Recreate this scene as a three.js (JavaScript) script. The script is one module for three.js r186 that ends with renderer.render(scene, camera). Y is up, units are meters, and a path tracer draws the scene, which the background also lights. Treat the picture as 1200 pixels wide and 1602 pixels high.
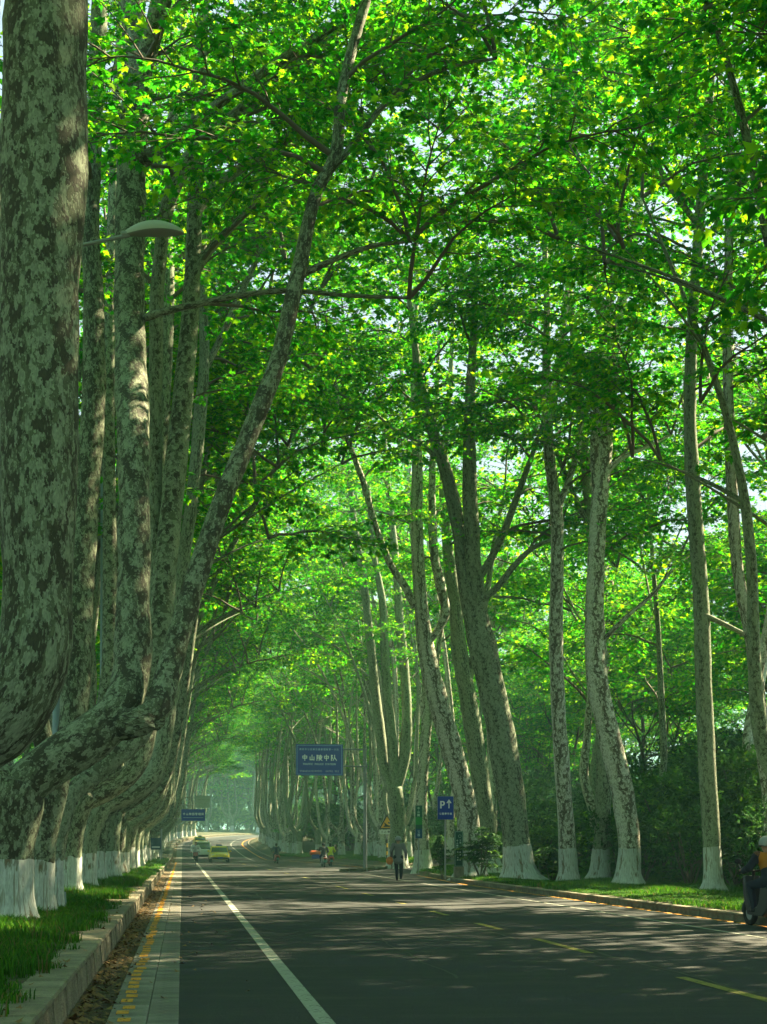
import * as THREE from 'three';
import { mergeGeometries } from 'three/addons/utils/BufferGeometryUtils.js';

// ---------- camera, sky, sun, exposure ----------
const scene = new THREE.Scene();
const camera = new THREE.PerspectiveCamera(2 * Math.atan(801 / 2400) * 180 / Math.PI, 767 / 1024, 0.1, 4000);
camera.position.set(0, 1.5, 0);
camera.rotation.y = -Math.atan(315 / 2400);
camera.setViewOffset(1200, 1602, 0, -521, 1200, 1602);      // a rising lens: the horizon lies low in the picture, verticals stay upright
const SKY = 0.18;
const SUN = new THREE.Vector3(1, 1.0, -0.6).normalize();
{ // a bright, hazy morning sky: white near the horizon, pale blue overhead, a soft glow round the sun
  const W = 512, H = 256, d = new Float32Array(W * H * 4);
  for (let j = 0; j < H; j++) for (let i = 0; i < W; i++) {
    const el = ((j + 0.5) / H - 0.5) * Math.PI, az = ((i + 0.5) / W - 0.5) * 2 * Math.PI, v = new THREE.Vector3(Math.cos(el) * Math.cos(az), Math.sin(el), Math.cos(el) * Math.sin(az));
    const up = Math.max(0, v.y), t = Math.pow(up, 0.6), c = Math.max(0, v.dot(SUN)), glow = 0.35 * Math.pow(c, 4) + 0.5 * Math.pow(c, 24), k = (j * W + i) * 4;
    d[k] = SKY * (0.92 - 0.52 * t + glow); d[k + 1] = SKY * (1.0 - 0.36 * t + glow * 0.9); d[k + 2] = SKY * (1.02 - 0.06 * t + glow * 0.6); d[k + 3] = 1;
  }
  const t = new THREE.DataTexture(d, W, H, THREE.RGBAFormat, THREE.FloatType); t.mapping = THREE.EquirectangularReflectionMapping; t.magFilter = THREE.LinearFilter; t.needsUpdate = true;
  scene.background = t; scene.environment = t;
}
const sun = new THREE.DirectionalLight(new THREE.Color(1, 0.84, 0.52), 5);
sun.position.copy(SUN).multiplyScalar(150).add(new THREE.Vector3(5, 0, -60)); sun.target.position.set(5, 0, -60);
sun.castShadow = true; sun.shadow.mapSize.set(4096, 4096);
Object.assign(sun.shadow.camera, { left: -160, right: 160, top: 120, bottom: -120, near: 1, far: 500 });
scene.add(sun, sun.target);
const renderer = new THREE.WebGLRenderer({ antialias: true });
renderer.shadowMap.enabled = true;
renderer.toneMapping = THREE.LinearToneMapping;
renderer.toneMappingExposure = 6.8;
scene.fog = new THREE.FogExp2(new THREE.Color(0.42, 0.95, 0.78), 0.0009);

// ---------- helpers ----------
function rng(seed) { let s = seed | 0; return () => { s = (s + 0x6d2b79f5) | 0; let t = Math.imul(s ^ (s >>> 15), 1 | s); t = (t + Math.imul(t ^ (t >>> 7), 61 | t)) ^ t; return ((t ^ (t >>> 14)) >>> 0) / 4294967296; }; }
const V = (x, y, z) => new THREE.Vector3(x, y, z);
const lerp = (a, b, t) => a + (b - a) * t, clamp = (x, a, b) => Math.min(b, Math.max(a, x));
const sstep = (a, b, x) => { const t = clamp((x - a) / (b - a), 0, 1); return t * t * (3 - 2 * t); };
const names = new Map();
function numbered(n) { const k = names.get(n) ?? 0; names.set(n, k + 1); return k ? n + '_' + String(k).padStart(3, '0') : n; }
function tag(o, label, category, group, kind) { if (label) o.userData.label = label; if (category) o.userData.category = category; if (group) o.userData.group = group; if (kind) o.userData.kind = kind; return o; }
function mesh(name, g, m, parent) { const o = new THREE.Mesh(g, m); o.name = parent ? name : numbered(name); o.castShadow = o.receiveShadow = true; (parent ?? scene).add(o); return o; }
function group(name, pos, turn = 0) { const o = new THREE.Group(); o.name = numbered(name); if (pos) o.position.set(...pos); o.rotation.y = turn; scene.add(o); return o; }
function structure(name, g, m, parent) { const o = mesh(name, g, m, parent); if (!parent) o.userData.kind = 'structure'; return o; }
const lin = (r, g, b) => new THREE.Color().setRGB(r, g, b);
function geo(pos, idx, uv, col) {
  const g = new THREE.BufferGeometry();
  g.setAttribute('position', new THREE.Float32BufferAttribute(pos, 3));
  if (uv) g.setAttribute('uv', new THREE.Float32BufferAttribute(uv, 2));
  if (col) g.setAttribute('color', new THREE.Float32BufferAttribute(col, 3));
  if (idx) g.setIndex(idx);
  g.computeVertexNormals();
  return g;
}
function box(w, h, d, x = 0, y = 0, z = 0) { return new THREE.BoxGeometry(w, h, d).translate(x, y, z); }

// periodic noise: fields are arrays of n x m samples in -1..1 that tile
function lattice(nx, ny, r) { const a = new Float32Array(nx * ny); for (let i = 0; i < a.length; i++) a[i] = r() * 2 - 1; return (x, y) => { const xi = Math.floor(x), yi = Math.floor(y), fx = x - xi, fy = y - yi, u = fx * fx * (3 - 2 * fx), v = fy * fy * (3 - 2 * fy), X = (k) => ((k % nx) + nx) % nx, Y = (k) => ((k % ny) + ny) % ny; const p = a[Y(yi) * nx + X(xi)], q = a[Y(yi) * nx + X(xi + 1)], s = a[Y(yi + 1) * nx + X(xi)], t = a[Y(yi + 1) * nx + X(xi + 1)]; return lerp(lerp(p, q, u), lerp(s, t, u), v); }; }
function fbm(W, H, nx, ny, oct, seed, gain = 0.5) {
  const r = rng(seed), f = new Float32Array(W * H); let amp = 1, sum = 0;
  for (let o = 0; o < oct; o++) { const L = lattice(nx, ny, r); for (let j = 0; j < H; j++) for (let i = 0; i < W; i++) f[j * W + i] += amp * L(i / W * nx, j / H * ny); sum += amp; amp *= gain; nx *= 2; ny *= 2; }
  for (let i = 0; i < f.length; i++) f[i] /= sum * 0.6;
  return f;
}
function texture(W, H, fn, srgb = true) {
  const d = new Uint8Array(W * H * 4);
  for (let i = 0; i < W * H; i++) { const c = fn(i, i % W, (i / W) | 0); d[i * 4] = clamp(c[0], 0, 255); d[i * 4 + 1] = clamp(c[1], 0, 255); d[i * 4 + 2] = clamp(c[2], 0, 255); d[i * 4 + 3] = 255; }
  const t = new THREE.DataTexture(d, W, H); t.wrapS = t.wrapT = THREE.RepeatWrapping; t.magFilter = THREE.LinearFilter; t.minFilter = THREE.LinearMipmapLinearFilter; t.generateMipmaps = true;
  if (srgb) t.colorSpace = THREE.SRGBColorSpace; t.needsUpdate = true; return t;
}
const gray = (W, H, fn) => texture(W, H, (i, x, y) => { const v = fn(i, x, y); return [v, v, v]; }, false);
const mixc = (a, b, t) => [lerp(a[0], b[0], t), lerp(a[1], b[1], t), lerp(a[2], b[2], t)];

// ---------- materials ----------
// plane-tree bark: flakes of several ages, pale where freshly shed, brown where old; tile = 1 (u) x 2 m (v)
function barkMaterial(seed, tones, darkness) {
  const W = 512, H = 1024;
  const a = fbm(W, H, 12, 16, 5, seed, 0.58), b = fbm(W, H, 19, 26, 4, seed + 1, 0.58), c = fbm(W, H, 34, 38, 3, seed + 2), big = fbm(W, H, 4, 1, 3, seed + 3), fine = fbm(W, H, 64, 80, 2, seed + 4);
  const layer = (i) => { const o = big[i] * 0.62 + darkness; if (a[i] + o > 0.32) return c[i] > 0.62 ? 1 : 3; if (b[i] + o * 0.7 > 0.12) return c[i] > 0.72 ? 0 : 2; return a[i] * 0.5 + c[i] * 0.5 > 0.1 ? 1 : 0; };
  const L = new Uint8Array(W * H); for (let i = 0; i < L.length; i++) L[i] = layer(i);
  const map = texture(W, H, (i) => { const t = tones[L[i]], v = 1 + fine[i] * 0.10 + b[i] * 0.05; return [t[0] * v, t[1] * v, t[2] * v]; });
  const bump = gray(W, H, (i) => 60 + L[i] * 50 + fine[i] * 16);
  return new THREE.MeshStandardMaterial({ map, bumpMap: bump, bumpScale: 0.012, roughness: 0.85 });
}
const TONES = [[134, 146, 120], [110, 121, 96], [86, 94, 70], [62, 63, 46]];
const barkA = barkMaterial(11, TONES, 0.24), barkB = barkMaterial(47, TONES, 0.08), barkC = barkMaterial(83, [[190, 192, 176], [160, 163, 145], [122, 122, 102], [84, 76, 60]], -0.25);
const barkForest = new THREE.MeshStandardMaterial({ map: (() => { const f = fbm(256, 256, 24, 5, 3, 5); return texture(256, 256, (i) => { const v = 62 + f[i] * 26; return [v, v * 0.88, v * 0.74]; }); })(), roughness: 0.95 });
const twigBark = new THREE.MeshStandardMaterial({ color: lin(0.11, 0.095, 0.07), roughness: 0.9 });
const whitewash = (() => {
  const W = 512, H = 512, a = fbm(W, H, 8, 5, 5, 21, 0.6), b = fbm(W, H, 3, 3, 3, 22), f = fbm(W, H, 70, 40, 2, 23), r = fbm(W, H, 24, 6, 3, 24);
  const worn = (i) => sstep(0.4, 0.58, a[i] + b[i] * 0.3);
  return new THREE.MeshStandardMaterial({
    map: texture(W, H, (i) => { const v = 1 + f[i] * 0.07 + r[i] * 0.08 + b[i] * 0.05; let c = [188 * v, 196 * v, 190 * v]; if (r[i] > 0.3) c = mixc(c, [128, 126, 112], Math.min(0.8, (r[i] - 0.3) * 1.5)); return mixc(c, a[i] > 0.75 ? [110, 92, 70] : [128, 128, 112], worn(i) * 0.85); }),
    bumpMap: gray(W, H, (i) => 150 - worn(i) * 60 + r[i] * 30 + f[i] * 14), bumpScale: 0.012, roughness: 0.9 });
})();
const leafMat = (c, t) => new THREE.MeshPhysicalMaterial({ color: lin(...c), vertexColors: true, roughness: 1, transmission: t, thickness: 0, side: THREE.DoubleSide, specularIntensity: 0.12 });
const planeLeaf = leafMat([1, 1, 1], 0.65), shrubLeaf = new THREE.MeshPhysicalMaterial({ color: lin(1, 1, 1), vertexColors: true, roughness: 1, transmission: 0.3, thickness: 0, side: THREE.DoubleSide, specularIntensity: 0.2 });
const grassMat = new THREE.MeshPhysicalMaterial({ color: lin(1, 1, 1), vertexColors: true, roughness: 1, transmission: 0.4, thickness: 0, side: THREE.DoubleSide, specularIntensity: 0.2 });

// ---------- lie of the land ----------
const prof = (d) => 3.2 * sstep(135, 300, d) + 2.2 * sstep(260, 460, d);
const bend = (d) => d > 205 ? 0.00144 * (d - 205) ** 2 : 0;
function table(rows) { return (d) => { if (d <= rows[0][0]) return rows[0][1]; for (let i = 1; i < rows.length; i++) if (d <= rows[i][0]) { const [a, p] = rows[i - 1], [b, q] = rows[i]; return lerp(p, q, sstep(0, 1, (d - a) / (b - a)) * 0.5 + (d - a) / (b - a) * 0.5); } return rows.at(-1)[1]; }; }
const kerbR0 = table([[-60, 10.8], [58, 10.8], [70, 11.5], [94, 12.6], [118, 12.3], [136, 10.8], [148, 8.9], [205, 9.0], [400, 9.0]]);
const kerbR = (d) => kerbR0(d) + bend(d);
const LK = -1.0;                                   // left kerb face
const sideLine = [V(8, 0, -79), V(14, 0, -85), V(20, 0, -92), V(28, 0, -101), V(40, 0, -112), V(70, 0, -135)];
const sideCurve = new THREE.CatmullRomCurve3(sideLine), sidePts = sideCurve.getPoints(60);
function sideNear(x, z) { let best = 1e9, at = 0; for (let i = 0; i < sidePts.length; i++) { const q = (sidePts[i].x - x) ** 2 + (sidePts[i].z - z) ** 2; if (q < best) { best = q; at = i; } } return [Math.sqrt(best), at / 60]; }
const sideY = (t) => 2.4 * sstep(0.1, 0.75, t);
function height(x, z) {                             // top of the ground
  const d = -z, p = prof(d), b = bend(d), k = kerbR(d);
  if (x < LK - 0.3 + b) return p + 0.32 + 0.03 * Math.min(10, LK + b - x) + 0.05 * Math.sin(x * 1.7 + z * 0.6) * sstep(0, 2, LK + b - 0.4 - x);
  if (x < k) return p;
  let h = p + 0.16 + 0.42 * sstep(62, 96, d) * sstep(0, 1.5, x - k) + 0.16 * Math.max(0, Math.min(14, x - k - 6)) + 0.05 * Math.sin(x * 1.3 + z * 0.7) * sstep(0, 2, x - k);
  if (d > 55 && d < 150 && x < 75) { const [q, t] = sideNear(x, z); h = lerp(sideY(t), h, sstep(2.9, 4.6, q)); }
  return h;
}
// ---------- ground, road, kerbs ----------
const roadTex = (() => {
  const W = 1024, a = fbm(W, W, 256, 256, 2, 31), b = fbm(W, W, 6, 6, 4, 32), c = fbm(W, W, 3, 16, 3, 33), r = rng(34), st = new Float32Array(W * W);
  for (let k = 0; k < 2600; k++) st[(r() * W | 0) * W + (r() * W | 0)] = r();
  return { map: texture(W, W, (i) => { const v = 38 + a[i] * 9 + b[i] * 7 + c[i] * 6 + st[i] * 60; return [v * 0.86, v * 1.0, v * 1.06]; }), bump: gray(W, W, (i) => 128 + a[i] * 70), rough: gray(W, W, (i) => 190 + b[i] * 22 + c[i] * 22 + a[i] * 10) };
})();
const asphalt = new THREE.MeshStandardMaterial({ map: roadTex.map, bumpMap: roadTex.bump, bumpScale: 0.006, roughnessMap: roadTex.rough, roughness: 1.15 });
const stoneTex = (() => { const W = 512, a = fbm(W, W, 120, 120, 2, 41), b = fbm(W, W, 5, 5, 4, 42), c = fbm(W, W, 20, 20, 3, 43); return { map: texture(W, W, (i) => { const v = 142 + a[i] * 14 + b[i] * 16 + (c[i] > 0.5 ? -26 * (c[i] - 0.5) : 0); return [v * 1.02, v, v * 0.93]; }), bump: gray(W, W, (i) => 128 + a[i] * 50 + c[i] * 40) }; })();
const kerbStone = [0.78, 0.64, 0.72].map((k) => new THREE.MeshStandardMaterial({ map: stoneTex.map, bumpMap: stoneTex.bump, bumpScale: 0.006, roughness: 0.85, color: lin(k, k * 0.94, k * 0.74) }));
const gutterStone = [0.62, 0.52, 0.72].map((k) => new THREE.MeshStandardMaterial({ map: stoneTex.map, bumpMap: stoneTex.bump, bumpScale: 0.004, roughness: 0.8, color: lin(k, k, k) }));
const earth = (() => { const W = 512, a = fbm(W, W, 8, 8, 5, 51, 0.6), b = fbm(W, W, 90, 90, 2, 52); return new THREE.MeshStandardMaterial({ map: texture(W, W, (i) => { const t = sstep(-0.1, 0.3, a[i]), v = 1 + b[i] * 0.3; return mixc([70 * v, 62 * v, 42 * v], [52 * v, 74 * v, 30 * v], t); }), bumpMap: gray(W, W, (i) => 128 + b[i] * 60 + a[i] * 40), bumpScale: 0.04, roughness: 0.95 }); })();
const litterMat = (() => { const W = 512, a = fbm(W, W, 10, 30, 4, 61, 0.6), b = fbm(W, W, 110, 110, 2, 62); return new THREE.MeshStandardMaterial({ map: texture(W, W, (i) => { const v = 1 + b[i] * 0.35; return mixc([92 * v, 78 * v, 48 * v], [58 * v, 52 * v, 40 * v], sstep(-0.2, 0.5, a[i])); }), bumpMap: gray(W, W, (i) => 128 + b[i] * 80), bumpScale: 0.012, roughness: 0.95 }); })();
const paintTex = (() => { const W = 512, a = fbm(W, W, 40, 40, 4, 71, 0.7), b = fbm(W, W, 5, 5, 3, 72); return texture(W, W, (i) => { const t = sstep(0.3, 0.7, a[i] + b[i] * 0.45), v = 235 + b[i] * 14; return mixc([v, v, v], [88, 88, 88], t); }); })();
const paint = (r, g, b) => new THREE.MeshStandardMaterial({ map: paintTex, color: lin(r, g, b), roughness: 0.65 });
const whitePaint = paint(0.4, 0.42, 0.36), yellowPaint = paint(0.3, 0.26, 0.04), orangePaint = paint(0.82, 0.36, 0.015);

const ds = []; for (let d = -60; d < 130; d += 1.5) ds.push(d); for (let d = 130; d < 330; d += 4) ds.push(d); for (let d = 330; d <= 1600; d *= 1.12) ds.push(d);
function sheet(dlist, xsOf, yOf, tile) {            // a sheet of rows across the road; uv in metres / tile
  const pos = [], uv = [], idx = []; let n = 0;
  dlist.forEach((d, j) => { const xs = xsOf(d); n = xs.length; for (const x of xs) { pos.push(x, yOf(x, -d), -d); uv.push(x / tile, d / tile); } if (j) for (let i = 0; i < n - 1; i++) { const a = (j - 1) * n + i, b = a + n; idx.push(a, a + 1, b, a + 1, b + 1, b); } });
  return geo(pos, idx, uv);
}
const groundXs = (d) => { const b = bend(d), k = kerbR(d); return [...[-1500, -400, -120, -60, -35, -22, -15, -11, -8.5, -7, -6, -5, -4.2, -3.6, -3, -2.5, -2, -1.6, -1.34].map((x) => x + b), -1.28 + b, k - 0.5, ...[0.12, 0.19, 0.6, 1.2, 1.8, 2.5, 3.2, 4, 5, 6, 7.5, 9, 11, 13, 15.5, 18, 21, 25, 32, 45, 70, 150, 400, 1500].map((x) => x + k)]; };
structure('ground', sheet([-400, -150, ...ds], groundXs, (x, z) => { const b = bend(-z), k = kerbR(-z); const h = height(x, z); return x > -1.3 + b && x < k + 0.15 ? prof(-z) - 0.06 : h; }, 3), earth);
const roadDs = ds.filter((d) => d <= 420);
structure('road', sheet(roadDs, (d) => { const b = bend(d), k = kerbR(d); return [-0.03 + b, lerp(b, k, 0.25), lerp(b, k, 0.5), lerp(b, k, 0.75), k + 0.04]; }, (x, z) => prof(-z), 4), asphalt);
{ // side road climbing away to the right
  const pos = [], uv = [], idx = []; const N = 40;
  for (let i = 0; i <= N; i++) { const t = lerp(0.015, 0.95, i / N), p = sideCurve.getPoint(t), q = sideCurve.getTangent(t), n = V(-q.z, 0, q.x).normalize(), w = lerp(5.2, 2.6, sstep(0, 0.25, t)); for (const s of [-1, 1]) { const c = p.clone().addScaledVector(n, s * w); pos.push(c.x, sideY(t) + 0.008, c.z); uv.push(c.x / 4, c.z / 4); } if (i) { const a = (i - 1) * 2; idx.push(a, a + 2, a + 1, a + 1, a + 2, a + 3); } }
  structure('side_road', geo(pos, idx, uv), asphalt);
}
function marking(name, d0, d1, xOf, w, mat, step = 3) { const list = []; const n = Math.max(1, Math.ceil((d1 - d0) / step)); for (let i = 0; i <= n; i++) list.push(lerp(d0, d1, i / n)); const g = sheet(list, (d) => [xOf(d) - w / 2, xOf(d) + w / 2], (x, z) => prof(-z) + 0.005, 1); return structure(name, g, mat); }
marking('edge_line', 4, 330, (d) => 1.2 + bend(d), 0.15, whitePaint);
marking('edge_line', 8, 78, (d) => Math.min(9.3, kerbR(d) - 1.4), 0.1, whitePaint);
marking('edge_line', 141, 330, (d) => 6.6 + bend(d), 0.14, whitePaint);
const centreX = table([[0, 5.6], [72, 5.6], [110, 5.0], [145, 3.9], [330, 3.9]]);
for (const [a, b] of [[13, 16.8], [20.7, 24], [26.7, 29], [32.2, 34.4], [38.6, 39.8], [45, 47.4], [52.4, 56], [68, 71], [80, 83], [92, 95], [104, 107], [118, 121], [132, 135], [146, 149], [162, 165], [178, 181]]) marking('centre_dash', a, b, (d) => centreX(d), 0.14, yellowPaint);
for (const d of [80, 84, 88, 92]) marking('mouth_dash', d, d + 1.2, () => 9.4 + (d - 76) * 0.06, 0.14, whitePaint);
marking('edge_line', 96, 140, (d) => kerbR(d) - 0.55, 0.16, orangePaint);
marking('edge_line', 140, 330, (d) => kerbR(d) - 0.8, 0.16, orangePaint);
marking('edge_line', 62, 74, (d) => kerbR(d) - 0.22, 0.12, orangePaint);

{ // relaid strips of darker asphalt
  const relaid = asphalt.clone(); relaid.color = lin(0.62, 0.63, 0.64);
  for (const [a, b, x0, x1] of [[44, 74, 4.7, 6.3], [24.5, 39, 5.1, 5.9], [18, 23, 7.4, 8.9]]) structure('asphalt_patch', sheet([a, lerp(a, b, 0.33), lerp(a, b, 0.66), b], (d) => [x0 + 0.12 * Math.sin(d), x1 + 0.1 * Math.sin(d * 1.7)], () => 0.0022, 4), relaid);
}
{ // tar-sealed cracks wandering along the carriageway
  const r = rng(66), tar = new THREE.MeshStandardMaterial({ color: lin(0.012, 0.013, 0.014), roughness: 0.6 });
  for (const [x0, a, b, w, drift] of [[5.75, 13, 24, 0.05, 0.25], [5.3, 24, 41, 0.06, -0.3], [3.1, 17, 34, 0.03, 0.5], [7.9, 22, 47, 0.035, -0.4], [2.2, 40, 70, 0.05, 0.3]]) { const pts = []; let x = x0; for (let d = a; d <= b; d += 0.4) { x += (r() - 0.5) * 0.1 + drift * 0.4 / (b - a); pts.push([x, d, w * (0.4 + r())]); } const pos = [], idx = [], uv = []; pts.forEach(([x, d, k], i) => { pos.push(x - k / 2, 0.003, -d, x + k / 2, 0.003, -d); uv.push(0, d, 1, d); if (i) { const q = i * 2; idx.push(q - 2, q - 1, q, q - 1, q + 1, q); } }); structure('tar_seam', geo(pos, idx, uv), tar); }
}
// left kerb: long dressed stones on rough-tooled faces
function kerbStoneGeo(len, seed, hgt, wid) {         // runs along -z from 0, road face at x = 0, top at y = hgt
  const r = rng(seed), N = 22, pos = [], uv = [], idx = [];
  const lip = 0.018, prof2 = [];
  const rows = [];
  for (let i = 0; i <= N; i++) {
    const z = -len * i / N + (i === 0 ? -0.006 : i === N ? 0.006 : 0), end = i === 0 || i === N ? 0.012 : 0;
    const groove = (i % 2 ? -0.045 : 0) * (0.3 + r() * 1.1) - r() * 0.008, skew = (r() - 0.5) * 0.03, t = (r() - 0.5) * 0.006;
    rows.push([[0.03 + groove, -0.12, z + skew], [0.012 + groove * 0.9, hgt * 0.45, z], [-0.004 + groove * 0.5, hgt * 0.8, z], [lip * 0.6 - end, hgt - 0.05, z], [lip - end, hgt - 0.03 + t, z], [lip - 0.012 - end, hgt - 0.006 + t - end, z], [-0.02, hgt + t * 0.5 - end, z], [-wid, hgt - end + t, z], [-wid, -0.12, z]]);
  }
  const M = rows[0].length; rows.forEach((row, i) => row.forEach((p, j) => { pos.push(...p); uv.push(p[2] + seed * 0.37, (j < 5 ? p[1] : p[0] + 0.5) + seed * 0.13); if (i && j) { const a = (i - 1) * M + j - 1, b = i * M + j - 1; idx.push(a, b, a + 1, a + 1, b, b + 1); } }));
  for (const i of [0, N]) { const o = pos.length / 3; rows[i].forEach((p) => { pos.push(...p); uv.push(p[0], p[1]); }); for (let j = 1; j < M - 1; j++) i ? idx.push(o, o + j + 1, o + j) : idx.push(o, o + j, o + j + 1); }
  return geo(pos, idx, uv).toNonIndexed();
}
const kg = [1, 2, 3, 4].map((s) => { const g = kerbStoneGeo(1.4, s, 0.33, 0.36); g.computeVertexNormals(); return g; });
const leftKerb = group('stone_kerb'); tag(leftKerb, null, null, null, 'structure');
const rk = rng(77);
for (let i = 0, d = 6.5; d < 300; i++, d += 1.41) { const o = mesh('kerb_stone', kg[i % 4], kerbStone[(rk() * 3) | 0], leftKerb); o.position.set(LK + bend(d) + (rk() - 0.5) * 0.008, prof(d) + (rk() - 0.5) * 0.006, -d); const d2 = d + 1.4; o.rotation.set(0, 0, 0); o.rotation.y = -Math.atan2(bend(d2) - bend(d), 1.4) + (rk() - 0.5) * 0.008; o.rotation.x = Math.atan2(prof(d2) - prof(d), 1.4); }
// right kerb: low grey stones
const rightKerb = group('low_kerb'); tag(rightKerb, null, null, null, 'structure');
const kg2 = [5, 6].map((s) => { const g = kerbStoneGeo(1.0, s, 0.17, 0.15); g.computeVertexNormals(); return g; });
for (let i = 0, d = 14; d < 300; i++, d += 1.005) { if (d > 71 && d < 94) continue; const o = mesh('kerb_stone', kg2[i % 2], kerbStone[(rk() * 3) | 0], rightKerb); o.scale.x = -1; o.position.set(kerbR(d), prof(d), -d); o.rotation.y = -Math.atan2(kerbR(d + 1) - kerbR(d), 1); o.rotation.x = Math.atan2(prof(d + 1) - prof(d), 1); }
{ const sideKerb = group('side_kerb'); tag(sideKerb, null, null, null, 'structure'); // along the side road, both edges
  for (const s of [-1, 1]) for (let i = 0; i < 26; i++) { const t = 0.12 + i * 0.0135, p = sideCurve.getPoint(t), q = sideCurve.getTangent(t), n = V(-q.z, 0, q.x).normalize(); const o = mesh('kerb_stone', kg2[i % 2], kerbStone[i % 3], sideKerb); const w = lerp(5.2, 2.6, sstep(0, 0.25, t)); o.position.set(p.x + n.x * s * w, sideY(t), p.z + n.z * s * w); o.rotation.y = Math.atan2(-q.x, -q.z); o.scale.x = s > 0 ? -1 : 1; o.scale.z = 1.15; } }
// gutter: dirt channel, then two bands of setts
structure('gutter_bed', sheet(roadDs, (d) => [LK - 0.05 + bend(d), -0.8 + bend(d), -0.62 + bend(d)], (x, z) => prof(-z) - (x < -0.7 + bend(-z) ? 0.012 : 0.006) + (x < -0.98 + bend(-z) ? 0.03 : 0), 0.8), litterMat);
const gutter = group('gutter_band'); tag(gutter, null, null, null, 'structure');
function slabGeo(w, l, h, c) { const s = new THREE.Shape([[0, 0], [w, 0], [w, l], [0, l]].map(([x, y]) => new THREE.Vector2(x, y))); const g = new THREE.ExtrudeGeometry(s, { depth: h - c, bevelEnabled: true, bevelThickness: c, bevelSize: c, bevelOffset: -c, bevelSegments: 1, steps: 1 }); g.rotateX(-Math.PI / 2); return g; }
const slabA = slabGeo(0.335, 0.49, 0.08, 0.006), slabB = slabGeo(0.265, 0.245, 0.08, 0.006);
for (let d = 6, i = 0; d < 80; d += 0.5, i++) { const o = mesh('gutter_slab', slabA, gutterStone[(rk() * 3) | 0], gutter); o.position.set(-0.635, -0.072 + rk() * 0.004 + prof(d), -d); for (const k of [0, 1]) { if (d > 46) break; const b = mesh('gutter_slab', slabB, gutterStone[(rk() * 3) | 0], gutter); b.position.set(-0.295, -0.074 + rk() * 0.004, -d - k * 0.25); } }
{ const far = (x, w, d0, name) => mesh(name, sheet(roadDs.filter((d) => d > d0), (d) => [x + bend(d), x + w + bend(d)], (q, z) => prof(-z) + 0.002, 1), gutterStone[0], gutter); far(-0.635, 0.34, 79, 'slab_strip'); far(-0.29, 0.265, 45, 'slab_strip'); }
const yellowEdge = group('yellow_kerb_marking'); tag(yellowEdge, null, null, null, 'structure');
{ const dg = [0, 1, 2].map((s) => { const w = 0.11, l = 0.25; return geo([-w / 2, 0, 0, w / 2, 0, 0, w / 2, 0.006, -0.01, -w / 2, 0.006, -0.01, w / 2, 0.006, -l, -w / 2, 0.006, -l, w / 2 - 0.004, 0, -l - 0.006, -w / 2 + 0.004, 0, -l - 0.006], [0, 1, 2, 0, 2, 3, 3, 2, 4, 3, 4, 5, 5, 4, 6, 5, 6, 7], [0, s * 0.3, 0.1, s * 0.3, 0.1, s * 0.3 + 0.02, 0, s * 0.3 + 0.02, 0.1, s * 0.3 + 0.25, 0, s * 0.3 + 0.25, 0.1, s * 0.3 + 0.26, 0, s * 0.3 + 0.26]); });
  for (let d = 6.1, i = 0; i < 250; d += 0.5, i++) { const o = mesh('paint_dash', dg[i % 3], orangePaint, yellowEdge); o.position.set(-0.5 + (rk() - 0.5) * 0.05, 0.013 + prof(d), -d - rk() * 0.12); o.scale.z = 0.85 + rk() * 0.3; }
  const yr = group('yellow_kerb_marking'); tag(yr, null, null, null, 'structure');
  for (let d = 20, i = 0; d < 66; d += 0.62, i++) { const o = mesh('paint_dash', dg[i % 3], orangePaint, yr); o.position.set(kerbR(d) - 0.22 + (rk() - 0.5) * 0.04, 0.006, -d); o.scale.z = 1.4; } }
// ---------- wood: tubes along traced limbs ----------
const noise3 = (() => { const r = rng(9), a = new Float32Array(4096); for (let i = 0; i < 4096; i++) a[i] = r() * 2 - 1; const h = (x, y, z) => a[((x * 73856093) ^ (y * 19349663) ^ (z * 83492791)) & 4095]; return (x, y, z) => { const X = Math.floor(x), Y = Math.floor(y), Z = Math.floor(z); let fx = x - X, fy = y - Y, fz = z - Z; fx *= fx * (3 - 2 * fx); fy *= fy * (3 - 2 * fy); fz *= fz * (3 - 2 * fz); let s = 0; for (let i = 0; i < 8; i++) { const dx = i & 1, dy = (i >> 1) & 1, dz = i >> 2; s += h(X + dx, Y + dy, Z + dz) * (dx ? fx : 1 - fx) * (dy ? fy : 1 - fy) * (dz ? fz : 1 - fz); } return s; }; })();
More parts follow.
